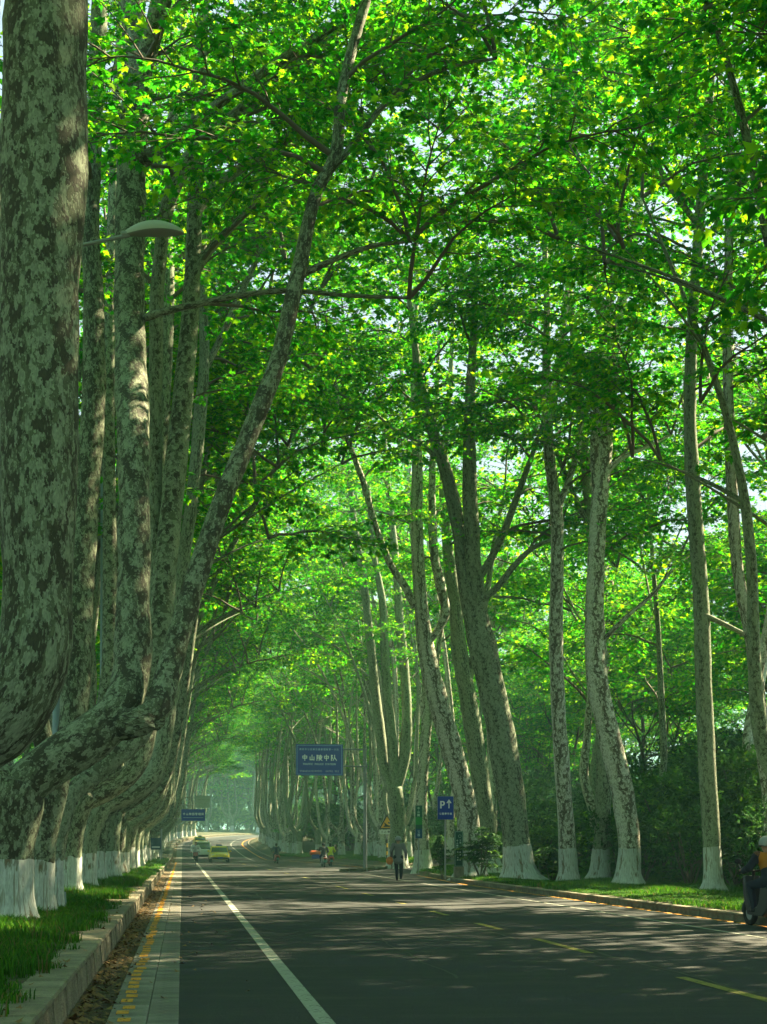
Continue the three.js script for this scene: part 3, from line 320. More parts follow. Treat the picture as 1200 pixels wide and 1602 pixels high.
// ---------- the traced trees nearest the camera; [x, y, z, radius] in metres ----------
const TREES = {"L0":{"trunk":[[-2.52,0.34,-14.45,0.438],[-2.5,0.81,-14.45,0.344],[-2.49,1.45,-14.45,0.327],[-2.45,2.07,-14.44,0.35],[-2.4,2.33,-14.44,0.338]],"limbs":[[[-2.43,2.12,-14.44,0.292],[-2.05,2.36,-14.39,0.327],[-1.62,2.69,-14.33,0.356],[-1.37,3.17,-14.3,0.362],[-1.33,3.8,-14.4,0.317],[-1.33,4.59,-14.5,0.331],[-1.35,5.86,-14.8,0.375],[-1.35,7.19,-15.1,0.395],[-1.34,8.51,-15.31,0.4],[-1.35,9.87,-15.51,0.393],[-1.4,12.04,-15.92,0.338],[-1.36,14.98,-16.32,0.267],[-1.3,18.5,-16.81,0.172]],[[-2.46,2.12,-14.44,0.263],[-2.98,2.47,-14.01,0.236],[-3.24,3.05,-13.74,0.22],[-3.25,4.87,-13.54,0.19],[-3.3,7.58,-13.55,0.163],[-3.36,10.83,-13.55,0.135],[-3.3,14.08,-13.55,0.081]]]},"L1":{"trunk":[[-2.63,0.28,-23.34,0.532],[-2.61,0.76,-23.34,0.427],[-2.59,1.42,-23.34,0.408],[-2.5,2.14,-23.32,0.466],[-2.44,2.45,-23.32,0.418]],"limbs":[[[-2.48,2.28,-23.32,0.361],[-1.99,2.69,-23.36,0.353],[-1.43,3.08,-23.49,0.347],[-0.97,3.52,-23.73,0.322],[-0.78,4.21,-24.21,0.289],[-0.78,5.28,-24.71,0.254],[-0.79,7.0,-25.62,0.269],[-0.82,8.24,-26.33,0.282],[-0.91,9.74,-27.75,0.303],[-0.97,11.3,-28.97,0.292],[-1.0,13.57,-30.19,0.292],[-0.98,15.46,-30.79,0.291],[-0.88,16.88,-31.08,0.32],[-1.02,18.58,-31.4,0.22],[-1.11,20.21,-30.71,0.177],[-1.22,23.74,-31.43,0.116]],[[-1.05,3.26,-23.54,0.193],[-0.67,3.33,-23.39,0.221],[-0.4,3.53,-23.45,0.203],[-0.22,4.17,-23.83,0.187],[0.13,5.45,-24.39,0.176],[0.58,6.89,-24.94,0.165],[1.1,8.29,-25.47,0.153],[1.62,9.76,-26.01,0.135],[1.98,11.35,-26.47,0.127],[2.35,13.0,-26.92,0.118],[2.69,13.74,-27.08,0.113],[2.83,14.93,-27.36,0.097],[3.2,16.46,-27.82,0.093],[3.71,18.15,-28.26,0.071],[4.25,20.13,-28.69,0.042]],[[-0.92,16.57,-30.98,0.191],[-0.63,17.41,-30.84,0.203],[-0.36,18.27,-30.3,0.188],[-0.13,20.59,-30.78,0.14],[0.19,23.48,-31.24,0.09]],[[-2.5,2.18,-23.32,0.333],[-3.03,2.74,-23.19,0.311],[-3.39,3.58,-23.14,0.281],[-3.49,6.39,-23.15,0.234],[-3.53,10.14,-23.16,0.188],[-3.47,14.17,-23.65,0.134],[-3.37,17.04,-23.64,0.077]],[[-0.66,11.3,-28.83,0.077],[-0.26,11.08,-27.77,0.069],[0.17,11.17,-27.71,0.063],[1.08,11.33,-27.49,0.051],[1.87,11.4,-27.39,0.046],[2.89,11.32,-27.26,0.04],[4.02,11.27,-27.11,0.029]],[[-0.66,15.05,-30.55,0.138],[-0.21,14.88,-29.48,0.11],[0.55,15.64,-29.68,0.098],[1.67,16.68,-30.04,0.094],[2.95,17.71,-30.27,0.089],[3.88,18.72,-30.55,0.071]],[[2.03,11.39,-26.56,0.078],[2.6,11.71,-26.69,0.05],[3.29,12.04,-26.8,0.045],[3.96,12.12,-26.71,0.028]],[[2.4,13.2,-26.92,0.073],[2.75,13.63,-27.07,0.062],[3.14,14.15,-27.22,0.057],[3.59,14.81,-27.37,0.052],[4.18,15.28,-27.39,0.046],[4.88,15.63,-27.4,0.041],[5.65,15.8,-27.4,0.023]]]},"L2":{"trunk":[[-2.3,0.34,-25.72,0.252],[-2.28,0.73,-25.72,0.189],[-2.24,1.52,-25.71,0.189],[-2.1,2.36,-25.79,0.221],[-2.03,2.74,-25.88,0.212]],"limbs":[[[-2.07,2.56,-25.89,0.201],[-1.89,3.12,-26.07,0.235],[-1.81,4.14,-26.66,0.251],[-1.82,5.68,-27.47,0.259],[-1.75,7.59,-28.47,0.233],[-1.67,9.62,-29.47,0.217],[-1.71,11.78,-30.48,0.2],[-1.83,14.05,-31.51,0.168],[-1.82,16.46,-32.51,0.18],[-1.79,18.85,-33.52,0.179],[-1.73,21.63,-34.01,0.14],[-1.67,25.05,-34.51,0.085]],[[-2.08,2.47,-25.69,0.158],[-2.32,3.5,-25.52,0.167],[-2.53,4.33,-25.55,0.156],[-2.74,5.9,-25.57,0.146],[-2.94,9.02,-25.6,0.125],[-3.05,13.19,-25.61,0.094],[-2.94,17.35,-25.6,0.052]],[[-1.81,16.39,-32.51,0.08],[-1.59,16.59,-32.48,0.08],[-1.13,16.85,-32.62,0.074],[-0.67,17.0,-32.66,0.061]]]},"L3":{"trunk":[[-2.24,0.33,-28.03,0.155],[-2.23,0.61,-28.03,0.12],[-2.19,1.52,-28.12,0.127],[-1.99,2.39,-28.3,0.174],[-1.74,2.69,-28.47,0.187]],"limbs":[[[-1.85,2.55,-28.48,0.187],[-1.35,3.06,-28.82,0.213],[-0.84,3.58,-29.36,0.23],[-0.55,4.48,-29.93,0.234],[-0.41,5.78,-30.31,0.225],[-0.34,6.83,-30.6,0.227],[-0.19,8.43,-30.99,0.224],[-0.01,10.37,-31.47,0.214],[0.16,12.36,-31.95,0.185],[0.25,14.41,-32.44,0.168],[0.31,16.51,-32.94,0.15],[0.38,18.3,-33.23,0.138],[0.51,20.32,-33.62,0.118],[0.7,23.06,-34.2,0.071]],[[0.28,14.81,-32.44,0.134],[0.6,15.3,-32.6,0.121],[1.14,15.82,-32.73,0.109],[1.96,16.4,-32.82,0.102],[2.79,17.18,-32.92,0.089],[3.5,17.85,-33.03,0.062]],[[0.2,13.19,-32.05,0.106],[0.46,13.77,-32.21,0.093],[0.86,14.3,-32.36,0.081],[1.41,14.96,-32.49,0.068],[1.95,16.06,-32.62,0.054]],[[-0.76,3.78,-29.55,0.122],[-0.58,5.03,-30.33,0.138],[-0.53,6.88,-30.93,0.14],[-0.54,9.28,-31.34,0.142],[-0.53,11.41,-31.54,0.143],[-0.47,13.3,-31.73,0.144],[-0.3,14.65,-31.81,0.151],[0.07,15.55,-31.96,0.172],[0.59,16.26,-32.2,0.16],[1.27,16.98,-32.41,0.148],[1.95,17.66,-32.62,0.136],[2.93,18.69,-32.9,0.124],[3.79,19.69,-33.19,0.104],[4.68,20.82,-33.48,0.063]]]},"L4":{"trunk":[[-2.57,0.3,-36.65,0.33],[-2.57,0.63,-36.65,0.233],[-2.56,1.53,-36.64,0.225],[-2.39,2.35,-36.62,0.255],[-2.16,2.7,-36.59,0.24]],"limbs":[[[-2.31,2.5,-36.61,0.225],[-1.72,2.82,-36.84,0.242],[-1.21,3.21,-37.07,0.244],[-0.87,4.0,-37.43,0.216],[-0.73,5.59,-37.92,0.203],[-0.63,8.18,-38.41,0.198],[-0.56,11.16,-38.9,0.201],[-0.44,13.88,-39.39,0.195],[-0.36,16.35,-39.89,0.165],[-0.45,18.53,-40.4,0.15],[-0.17,21.28,-40.87,0.118],[0.08,23.74,-41.34,0.085]],[[-2.45,2.28,-36.63,0.195],[-2.01,3.48,-36.57,0.21],[-1.76,5.17,-36.94,0.197],[-1.73,8.01,-37.54,0.17],[-1.78,11.22,-38.06,0.156],[-1.77,15.31,-38.56,0.127],[-1.67,19.5,-39.05,0.112],[-1.53,22.98,-39.54,0.081]]]},"L5":{"trunk":[[-2.46,0.27,-41.17,0.304],[-2.46,0.59,-41.17,0.219],[-2.43,1.53,-41.17,0.219],[-2.18,2.38,-41.23,0.254],[-1.94,2.69,-41.4,0.255]],"limbs":[[[-2.11,2.52,-41.43,0.238],[-1.44,2.82,-41.54,0.256],[-0.8,3.35,-41.86,0.242],[-0.47,4.5,-42.22,0.218],[-0.26,6.46,-42.6,0.211],[-0.02,8.99,-42.97,0.177],[0.27,11.21,-43.33,0.17],[0.48,13.47,-43.71,0.181],[0.63,15.41,-44.09,0.155],[0.57,17.56,-44.5,0.138],[0.61,20.12,-44.9,0.121],[0.74,23.29,-45.29,0.094]],[[0.67,15.13,-44.09,0.109],[1.09,16.02,-44.23,0.101],[1.52,17.01,-44.38,0.092],[2.11,18.37,-44.5,0.074],[2.86,19.93,-44.61,0.056]]]},"R0":{"trunk":[[16.15,-0.22,-40.24,0.35],[16.12,0.22,-40.24,0.263],[16.07,1.53,-40.25,0.245],[15.98,2.94,-40.26,0.236],[15.88,3.98,-40.28,0.236]],"limbs":[[[15.89,3.81,-40.27,0.236],[15.7,4.86,-40.3,0.228],[15.53,7.16,-40.52,0.176],[15.24,8.96,-40.76,0.159],[15.15,11.12,-40.98,0.151],[15.12,13.48,-41.18,0.143],[15.15,15.87,-41.38,0.134],[15.26,18.1,-41.57,0.126],[15.38,21.79,-41.75,0.108],[15.58,24.61,-41.93,0.091],[15.83,28.49,-42.3,0.055]],[[15.62,6.08,-40.31,0.122],[16.14,8.88,-40.24,0.122],[16.57,12.38,-40.19,0.105],[16.92,17.64,-40.14,0.087],[17.09,22.89,-40.12,0.052]]]},"R1":{"trunk":[[15.12,0.18,-42.39,0.422],[15.11,0.44,-42.39,0.293],[15.07,1.45,-42.4,0.257],[14.96,3.19,-42.41,0.257],[14.87,5.2,-42.43,0.247]],"limbs":[[[14.87,5.11,-42.43,0.247],[14.81,6.67,-42.43,0.229],[14.83,8.35,-42.63,0.221],[14.77,10.23,-42.84,0.213],[14.7,12.32,-43.05,0.204],[14.7,14.6,-43.26,0.177],[14.85,16.91,-43.44,0.169],[15.07,19.24,-43.61,0.16],[15.29,21.59,-43.78,0.142],[15.58,24.15,-43.95,0.114],[15.87,26.73,-44.11,0.086],[16.1,29.91,-44.28,0.058]],[[14.74,8.14,-42.44,0.083],[15.36,7.86,-42.36,0.073],[16.09,7.5,-42.27,0.064],[16.81,7.22,-42.17,0.046]],[[14.97,19.73,-43.42,0.094],[14.41,20.48,-43.49,0.094],[13.94,21.23,-43.56,0.084],[13.63,22.54,-43.6,0.066],[13.48,24.04,-43.62,0.047]],[[14.99,18.86,-43.62,0.094],[15.47,19.51,-43.76,0.095],[16.3,20.92,-43.85,0.086],[17.12,22.15,-43.95,0.067]]]},"R2":{"trunk":[[14.99,0.2,-50.48,0.607],[14.99,0.5,-50.48,0.433],[15.02,1.54,-50.48,0.368],[14.84,2.95,-50.5,0.39],[14.59,4.25,-50.53,0.39]],"limbs":[[[14.61,4.14,-50.53,0.39],[14.29,5.44,-50.57,0.368],[13.99,6.74,-50.61,0.357],[13.91,8.5,-50.82,0.315],[14.01,10.71,-51.01,0.295],[14.17,12.94,-51.19,0.296],[14.37,15.18,-51.37,0.297],[14.6,17.44,-51.54,0.287],[14.76,18.8,-51.62,0.299]],[[14.79,18.58,-51.61,0.243],[14.51,19.72,-51.75,0.211],[14.2,20.75,-51.89,0.189],[13.92,22.24,-52.03,0.178],[13.77,23.84,-52.15,0.167],[13.66,25.22,-52.27,0.134],[13.55,27.05,-52.38,0.101],[13.51,29.79,-52.49,0.067]],[[14.74,18.62,-51.62,0.199],[14.97,19.72,-51.69,0.177],[15.3,21.09,-51.75,0.178],[15.6,22.68,-51.81,0.167],[15.87,24.28,-51.88,0.134],[16.05,26.11,-51.95,0.089],[16.26,29.07,-52.03,0.056]],[[14.12,13.16,-51.2,0.164],[14.02,15.13,-51.21,0.164],[14.22,17.35,-51.29,0.154],[14.46,19.58,-51.35,0.143],[14.8,21.38,-51.41,0.132],[15.04,23.41,-51.48,0.121],[15.17,26.28,-51.46,0.077]],[[14.23,14.04,-51.18,0.099],[14.99,14.8,-51.08,0.088],[15.72,15.11,-50.89,0.066],[16.59,15.54,-50.77,0.044]],[[14.04,8.29,-50.81,0.087],[14.93,9.23,-50.49,0.076],[15.79,9.99,-50.37,0.065],[16.65,11.08,-50.26,0.043]]]},"R3":{"trunk":[[15.06,0.15,-54.5,0.56],[15.11,0.5,-54.5,0.373],[15.18,1.55,-54.49,0.303],[15.25,3.41,-54.48,0.28],[15.22,5.28,-54.48,0.257]],"limbs":[[[15.22,5.16,-54.48,0.257],[15.28,7.18,-54.78,0.235],[15.22,10.04,-55.09,0.212],[15.12,12.71,-55.5,0.19],[14.94,15.9,-55.93,0.179],[14.8,18.89,-56.35,0.157],[14.62,21.92,-56.78,0.133],[14.45,24.99,-57.21,0.098],[14.36,28.1,-57.62,0.061]],[[15.07,13.19,-55.51,0.107],[14.6,14.13,-55.57,0.095],[14.01,15.56,-55.65,0.083],[13.59,16.51,-55.71,0.059]]]},"R4":{"trunk":[[13.75,0.22,-53.67,0.504],[13.75,0.58,-53.67,0.355],[13.7,1.55,-53.67,0.298],[13.59,3.15,-53.69,0.275],[13.45,4.98,-53.71,0.264]],"limbs":[[[13.45,4.87,-53.71,0.264],[13.39,7.07,-53.92,0.253],[13.39,9.39,-54.12,0.242],[13.48,11.51,-54.31,0.243],[13.49,13.64,-54.51,0.233],[13.3,15.55,-54.73,0.21],[13.26,17.47,-54.94,0.176],[13.28,19.41,-55.14,0.153],[13.35,21.59,-55.33,0.118],[13.3,23.79,-55.54,0.095],[13.21,26.72,-55.75,0.059]],[[13.51,13.64,-54.51,0.128],[13.95,14.8,-54.45,0.116],[14.32,15.99,-54.5,0.093],[14.51,17.41,-54.58,0.07]],[[13.35,16.95,-54.73,0.128],[13.63,18.64,-54.89,0.129],[13.86,20.35,-55.06,0.117],[14.1,22.06,-55.23,0.094],[14.31,24.5,-55.41,0.059]]]},"R5":{"trunk":[[12.68,0.29,-56.83,0.846],[12.6,0.78,-56.84,0.604],[12.48,2.03,-56.86,0.507],[12.27,3.72,-56.89,0.52],[12.0,5.42,-56.92,0.544]],"limbs":[[[12.03,5.29,-56.92,0.532],[11.67,7.11,-56.97,0.52],[11.31,8.8,-57.01,0.507],[10.99,10.51,-57.16,0.484],[10.75,11.72,-57.19,0.412],[10.51,12.95,-57.32,0.291],[10.28,14.18,-57.45,0.267],[10.01,15.54,-57.59,0.243],[9.59,16.91,-57.74,0.232],[9.27,18.15,-57.89,0.208],[8.97,19.53,-58.03,0.171],[8.82,20.9,-58.15,0.135],[8.65,22.45,-58.37,0.098],[8.17,24.66,-58.43,0.061]],[[11.09,10.25,-57.04,0.338],[10.91,11.66,-56.86,0.325],[10.8,13.33,-56.78,0.301],[10.71,15.23,-56.69,0.264],[10.67,16.88,-56.59,0.228],[10.71,18.56,-56.59,0.192],[10.81,20.24,-56.57,0.144],[10.9,22.15,-56.56,0.096],[11.0,24.55,-56.55,0.06]],[[11.06,11.54,-56.84,0.157],[11.37,12.01,-56.7,0.144],[11.9,13.07,-56.53,0.132],[12.42,14.49,-56.36,0.12],[12.92,15.9,-56.2,0.096],[13.4,17.33,-56.13,0.06]],[[11.15,10.7,-56.83,0.144],[11.68,11.12,-56.66,0.132],[12.37,11.99,-56.47,0.12],[13.07,12.66,-56.28,0.096],[13.87,12.98,-56.07,0.06]],[[9.79,16.17,-57.72,0.098],[8.82,16.91,-57.84,0.085],[7.99,17.42,-58.05,0.073],[7.14,18.15,-58.17,0.049]]]},"R6":{"trunk":[[11.92,0.43,-62.98,0.693],[11.9,0.89,-62.99,0.56],[11.85,2.09,-62.99,0.48],[11.69,3.42,-63.02,0.44],[11.34,5.02,-63.06,0.44]],"limbs":[[[11.37,4.89,-63.06,0.44],[10.92,6.35,-63.12,0.44],[10.5,7.82,-63.17,0.427],[10.16,9.58,-63.42,0.361],[9.93,11.47,-63.55,0.295],[9.82,13.36,-63.66,0.268],[9.78,15.53,-63.77,0.255],[9.82,17.7,-63.87,0.229],[9.78,19.89,-63.97,0.202],[9.69,22.07,-64.08,0.162],[9.79,24.27,-64.17,0.122],[9.86,27.01,-64.26,0.081]],[[9.7,11.47,-63.58,0.161],[9.22,12.4,-63.64,0.161],[8.7,13.23,-63.81,0.148],[8.13,14.72,-63.99,0.134],[7.61,16.63,-64.16,0.135],[7.14,18.0,-64.32,0.121],[6.77,19.1,-64.47,0.094],[6.42,21.05,-64.72,0.068]],[[10.16,9.85,-63.42,0.12],[10.69,10.65,-63.35,0.161],[10.94,11.2,-63.42,0.188],[10.78,12.29,-63.54,0.201],[10.53,13.65,-63.67,0.188],[10.43,15.55,-63.78,0.161],[10.5,18.27,-63.88,0.135],[10.68,20.99,-63.95,0.094],[10.82,24.3,-64.14,0.054]]]},"R7":{"trunk":[[13.57,0.37,-66.8,0.708],[13.51,0.85,-66.81,0.482],[13.4,2.12,-66.82,0.425],[13.15,4.11,-66.86,0.411],[12.84,6.37,-66.9,0.397]],"limbs":[[[12.87,6.23,-66.89,0.397],[12.5,8.36,-66.94,0.383],[12.2,10.37,-67.18,0.341],[11.99,12.66,-67.31,0.285],[11.73,14.95,-67.45,0.228],[11.57,17.54,-67.57,0.186],[11.76,20.42,-67.64,0.143],[11.97,23.34,-67.82,0.1],[12.11,26.86,-68.0,0.058]],[[12.5,8.36,-66.94,0.17],[12.92,10.34,-66.89,0.17],[13.34,12.32,-66.83,0.142],[13.68,14.59,-66.79,0.113],[14.19,17.42,-66.72,0.071]]]},"R8":{"trunk":[[12.46,0.9,-79.05,0.6],[12.43,1.3,-79.06,0.4],[12.39,2.57,-79.06,0.333],[12.39,4.23,-79.06,0.3],[12.53,5.9,-79.04,0.3]],"limbs":[[[12.53,5.73,-79.04,0.3],[12.63,7.9,-79.03,0.283],[12.66,9.9,-79.02,0.267],[12.57,12.27,-79.34,0.234],[12.32,15.0,-79.67,0.218],[12.15,17.43,-80.1,0.203],[11.92,20.2,-80.43,0.186],[11.83,22.99,-80.75,0.153],[11.69,26.17,-81.17,0.12],[11.47,29.72,-81.6,0.069]],[[12.59,8.57,-79.03,0.15],[13.05,10.57,-78.97,0.15],[13.39,12.9,-78.93,0.133],[13.58,15.57,-78.9,0.1],[13.72,18.9,-78.89,0.067]]]},"R9":{"trunk":[[12.25,0.66,-87.15,0.733],[12.25,1.13,-87.15,0.55],[12.25,2.67,-87.15,0.458],[12.14,4.14,-87.16,0.495],[12.07,4.8,-87.17,0.458]],"limbs":[[[12.07,4.58,-87.17,0.348],[12.54,5.97,-87.11,0.33],[12.76,8.17,-87.08,0.312],[12.73,11.14,-87.39,0.276],[12.48,14.13,-87.72,0.258],[12.35,17.15,-88.14,0.223],[12.1,20.18,-88.48,0.205],[11.81,23.97,-88.82,0.149],[11.56,28.57,-89.25,0.094]],[[11.96,4.65,-87.18,0.348],[11.6,5.8,-87.53,0.313],[11.31,8.22,-87.88,0.295],[11.03,11.22,-88.32,0.26],[10.77,14.23,-88.65,0.242],[10.51,16.88,-88.99,0.224],[10.08,19.95,-89.45,0.188],[9.7,23.4,-89.8,0.15],[9.17,28.0,-90.17,0.075]],[[12.07,4.73,-87.17,0.293],[11.96,7.07,-87.18,0.293],[11.67,10.01,-87.22,0.275],[11.52,12.57,-87.24,0.238],[11.38,15.51,-87.26,0.202],[10.87,18.44,-87.33,0.165],[10.58,22.11,-87.37,0.11]]]}};
const heroLabels = {
  L0: 'huge mottled plane limb filling the left edge of the picture', L1: 'plane tree whose thick crooked arm reaches out over the kerb at left', L2: 'plane tree just behind the crooked-armed tree, pale base half hidden', L3: 'slim plane trunk with sunlit brown base, third whitewashed base on the left kerb', L4: 'fourth whitewashed plane tree along the left kerb', L5: 'fifth whitewashed plane tree along the left kerb',
  R0: 'plane tree at the right picture edge, its base outside', R1: 'straight slender plane tree beside the orange-vested scooter rider', R2: 'curved plane tree forking high up, right of the slim trunk pair', R3: 'straight plane trunk standing directly behind the curved forking one', R4: 'slender upright plane tree left of the curved forking one', R5: 'stout leaning plane tree with twin stems right of the green sign pillar', R6: 'leaning plane tree behind the blue parking sign', R7: 'plane tree behind the stout twin-stemmed one', R8: 'thin plane tree beside the narrow green street sign', R9: 'many-armed plane tree behind the walking pedestrian' };
const heroBark = { L0: barkA, L1: barkA, L2: barkA, L3: barkB, L4: barkA, L5: barkB };
let hseed = 1;
for (const [k, T] of Object.entries(TREES)) {
  const left = k[0] === 'L', b = T.trunk[0], y0 = height(b[0], b[2]), tree = group('plane_tree', [b[0], y0, b[2]]), r = rng(500 + hseed * 13); hseed++;
  tag(tree, heroLabels[k], 'tree', left ? 'plane trees along the left kerb' : 'plane trees along the right verge');
  const rel = (p) => [p[0] - b[0], p[1] - y0, p[2] - b[2], p[3]];
  const trunk = T.trunk.map(rel); trunk[0][1] = -0.12; const bark = heroBark[k] ?? (hseed % 2 ? barkB : barkC);
  const through = !left && k !== 'R9';                 // one stem from root to crown
  trunkParts(tree, through ? [...trunk.slice(0, -1), ...T.limbs[0].slice(1).map(rel)] : trunk, { paintTo: left ? 0.88 : 1.28, bark, seed: hseed * 1.7, sides: 24 });
  T.limbs.forEach((l, i) => {
    const pts = l.map(rel), big = pts[0][3] > 0.12;
    if (!(through && i === 0)) mesh(big ? 'limb' : 'branch', limbGeo(pts, { sides: big ? 18 : 8, step: big ? 0.22 : 0.3, lump: big ? 0.11 : 0.14, seed: hseed * 3.1 + i * 1.3 }), pts[0][3] < 0.07 ? twigBark : bark, tree);
    dress(tree, pts, r, { yMin: left ? (k === 'L0' ? 13 : 11) : 11, gap: left ? 0.88 : 0.64, size: left ? 1.0 : 1.2, lean: left ? 0 : Math.PI, road: left ? 0 : -1, thick: 0.2, skip: left ? (p) => p.x + b[0] < 0.6 && p.z + b[2] > -29.5 && p.y < 17 : null });
  });
  if (k === 'L1') { knob(tree, rel([-0.4, 3.36, -23.4]), 0.15, bark, 3); knob(tree, rel([-0.66, 3.34, -23.3]), 0.27, bark, 5); }
  if (k === 'L0') knob(tree, rel([-1.25, 3.25, -14.25]), 0.2, bark, 4);
}
// ---------- generated trees of the avenue ----------
function makePlane(seed, { arms = 3, lean = 0.5, fork = 2.3, tall = 22, r0 = 0.34, single = false, paint = 1.15, bark = barkB, crownFrom = 7.5, gap = 1, size = 1, bigArm = 1.5 }) {
  const r = rng(seed * 71 + 3), tree = group('plane_tree'), s = seed;
  if (single) {
    const kx = (r() - 0.5) * 0.6, path = [[0, -0.15, 0, r0 * 1.15], [0.02, 0.8, 0, r0], [kx * 0.3 + lean * 0.1, fork, (r() - 0.5) * 0.3, r0 * 0.9]]; trunkParts(tree, path, { paintTo: paint, bark, seed: s, sides: 14 });
    const up = [path[2].slice()]; up[0][1] -= 0.15; const n = 9; for (let i = 1; i <= n; i++) { const t = i / n; up.push([path[2][0] + lean * t * t * 3 + Math.sin(t * 5 + s) * 0.45 + (r() - 0.5) * 0.2, lerp(fork, tall, t), path[2][2] + Math.sin(t * 4 + s * 2) * 0.5, r0 * lerp(0.9, 0.12, t)]); }
    mesh('limb', limbGeo(up, { sides: 10, step: 0.45, seed: s }), bark, tree); dress(tree, up, r, { yMin: crownFrom, gap, size, lean: 0 });
    for (let k = 0; k < arms; k++) { const i = 3 + ((r() * 4) | 0), p = up[i], a = (r() - 0.5) * 2.4 + (k % 2 ? Math.PI : 0), L = 4 + r() * 3, pts = []; for (let j = 0; j <= 5; j++) { const t = j / 5; pts.push([p[0] + Math.cos(a) * L * 0.55 * t ** 0.8, p[1] + L * 0.85 * t + (r() - 0.5) * 0.2, p[2] + Math.sin(a) * L * 0.55 * t ** 0.8, p[3] * lerp(0.55, 0.1, t)]); } mesh('limb', limbGeo(pts, { sides: 7, step: 0.5, seed: s + k }), bark, tree); dress(tree, pts, r, { yMin: crownFrom, gap, size, lean: 0 }); }
    return tree;
  }
  const trunk = [[0, -0.15, 0, r0 * 1.15], [0, 0.6, 0, r0], [0.03, fork * 0.6, 0, r0 * 0.95], [0.1 * lean, fork, 0, r0 * 1.15], [0.14 * lean, fork + 0.25, 0, r0 * 0.9]];
  trunkParts(tree, trunk, { paintTo: paint > 0 ? paint + (r() - 0.5) * 0.2 : paint, bark, seed: s, sides: 16 });
  for (let k = 0; k < arms; k++) {
    const a = k === 0 ? (r() - 0.5) * 0.5 : k === 1 ? Math.PI + (r() - 0.5) * 1.4 : (k % 2 ? 1 : -1) * (1.2 + r() * 0.7), out = (k === 0 ? bigArm : 0.75) + r() * 0.4, c = Math.cos(a), q = Math.sin(a), rr = r0 * (0.52 + r() * 0.16), h1 = fork + 0.8 + r() * 0.6;
    const pts = [[c * 0.08, fork - 0.05, q * 0.08, rr], [c * out * 0.5, fork + 0.3 + r() * 0.15, q * out * 0.5, rr], [c * out * 0.88, h1, q * out * 0.88, rr * 0.98], [c * out * 1.05, h1 + 0.9, q * out * 1.05, rr * 0.9]];
    const top = tall * (0.8 + r() * 0.25), n = 7, ph = r() * 6; let li = lean * (k === 0 ? 1.2 : 0.6) * (0.6 + r() * 0.8);
    for (let i = 1; i <= n; i++) { const t = i / n; pts.push([c * out * 1.05 + li * (k === 0 ? 6 : 4) * t ** 1.6 + Math.sin(ph + t * 5) * 0.28, lerp(h1 + 0.9, top, t), q * out * (1.05 + 0.5 * t) + Math.cos(ph + t * 4) * 0.3, rr * lerp(0.86, 0.14, t)]); }
    mesh('limb', limbGeo(pts, { sides: 10, step: 0.4, seed: s + k * 1.9 }), bark, tree);
    dress(tree, pts, r, { yMin: crownFrom, gap, size, lean: 0, road: 1 });
    for (let m = 0; m < 2; m++) { const i = 5 + ((r() * 4) | 0), p = pts[i], b = (r() - 0.5) * 2, L = 3.5 + r() * 3, br = []; for (let j = 0; j <= 5; j++) { const t = j / 5; br.push([p[0] + Math.cos(b) * L * 0.8 * t, p[1] + L * 0.55 * t - 0.6 * t * t, p[2] + Math.sin(b) * L * 0.8 * t, p[3] * lerp(0.6, 0.12, t)]); } mesh('branch', limbGeo(br, { sides: 6, step: 0.5, seed: s + m }), bark, tree); dress(tree, br, r, { yMin: crownFrom, gap, size, lean: 0, road: 1 }); }
  }
  return tree;
}
const ordinal = ['first', 'second', 'third', 'fourth', 'fifth', 'sixth', 'seventh', 'eighth', 'ninth', 'tenth', 'eleventh', 'twelfth', 'thirteenth', 'fourteenth', 'fifteenth', 'sixteenth', 'seventeenth', 'eighteenth', 'nineteenth', 'twentieth'];
function copies(protos) { const used = new Set(); return (k) => { const p = protos[k % protos.length]; if (!used.has(p)) { used.add(p); return p; } const c = p.clone(); c.name = numbered('plane_tree'); c.userData = {}; scene.add(c); return c; }; }
lean2 = true;
const candel = copies([1, 2, 3, 4, 5, 6].map((s) => makePlane(s, { arms: 2 + (s % 2) + (s % 3 === 0), lean: [0.5, 0.35, 0.65, 0.45, 0.8, 0.3][s - 1], fork: 1.9 + (s % 3) * 0.25, tall: 21 + (s % 4), bark: s % 2 ? barkA : barkB, r0: 0.3 + (s % 3) * 0.04, crownFrom: 8.5 + (s % 3) * 1.2, paint: 0.95, size: 1.2, gap: 1.05 })));
const rightKinds = copies([61, 62, 63, 64, 65].map((s) => makePlane(s, { arms: 2 + (s % 2), lean: [0.7, 0.95, 0.55, 0.8, 1.05][s - 61], fork: 1.5 + (s % 3) * 0.3, tall: 21 + (s % 4), bark: s % 2 ? barkC : barkB, r0: 0.26 + (s % 3) * 0.03, crownFrom: 10.5 + (s % 4), paint: 1.0, size: 1.2, gap: 1.3, bigArm: 0.75 })));
const rr = rng(4242);
const put = (t, x, d, turn, sc = 1) => { t.position.set(x, height(x, -d), -d); t.rotation.y = turn; t.scale.setScalar(sc); return t; };
{ // left kerb row
  let n = 5; const list = [6, -3, -10, -18, -27]; for (let d = 46; d < 262; d += 4.6 + rr() * 0.8) list.push(d);
  for (const d of list) { const x = (d < 10 ? -6 : -2.45) + bend(d) + (rr() - 0.5) * 0.3, t = put(candel(n * 5 + 1), x, d, (rr() - 0.5) * 0.7, 0.93 + rr() * 0.16); if (d < 10) { tag(t, 'plane tree on the left kerb outside the picture beside the camera', 'tree', 'plane trees beside the camera'); continue; } n++; tag(t, n <= 20 ? ordinal[n - 1] + ' whitewashed plane tree from the camera along the left kerb' : 'far whitewashed plane tree in the hazy end of the left kerb row', 'tree', n <= 20 ? 'plane trees along the left kerb' : 'far plane trees of the left kerb row'); }
}
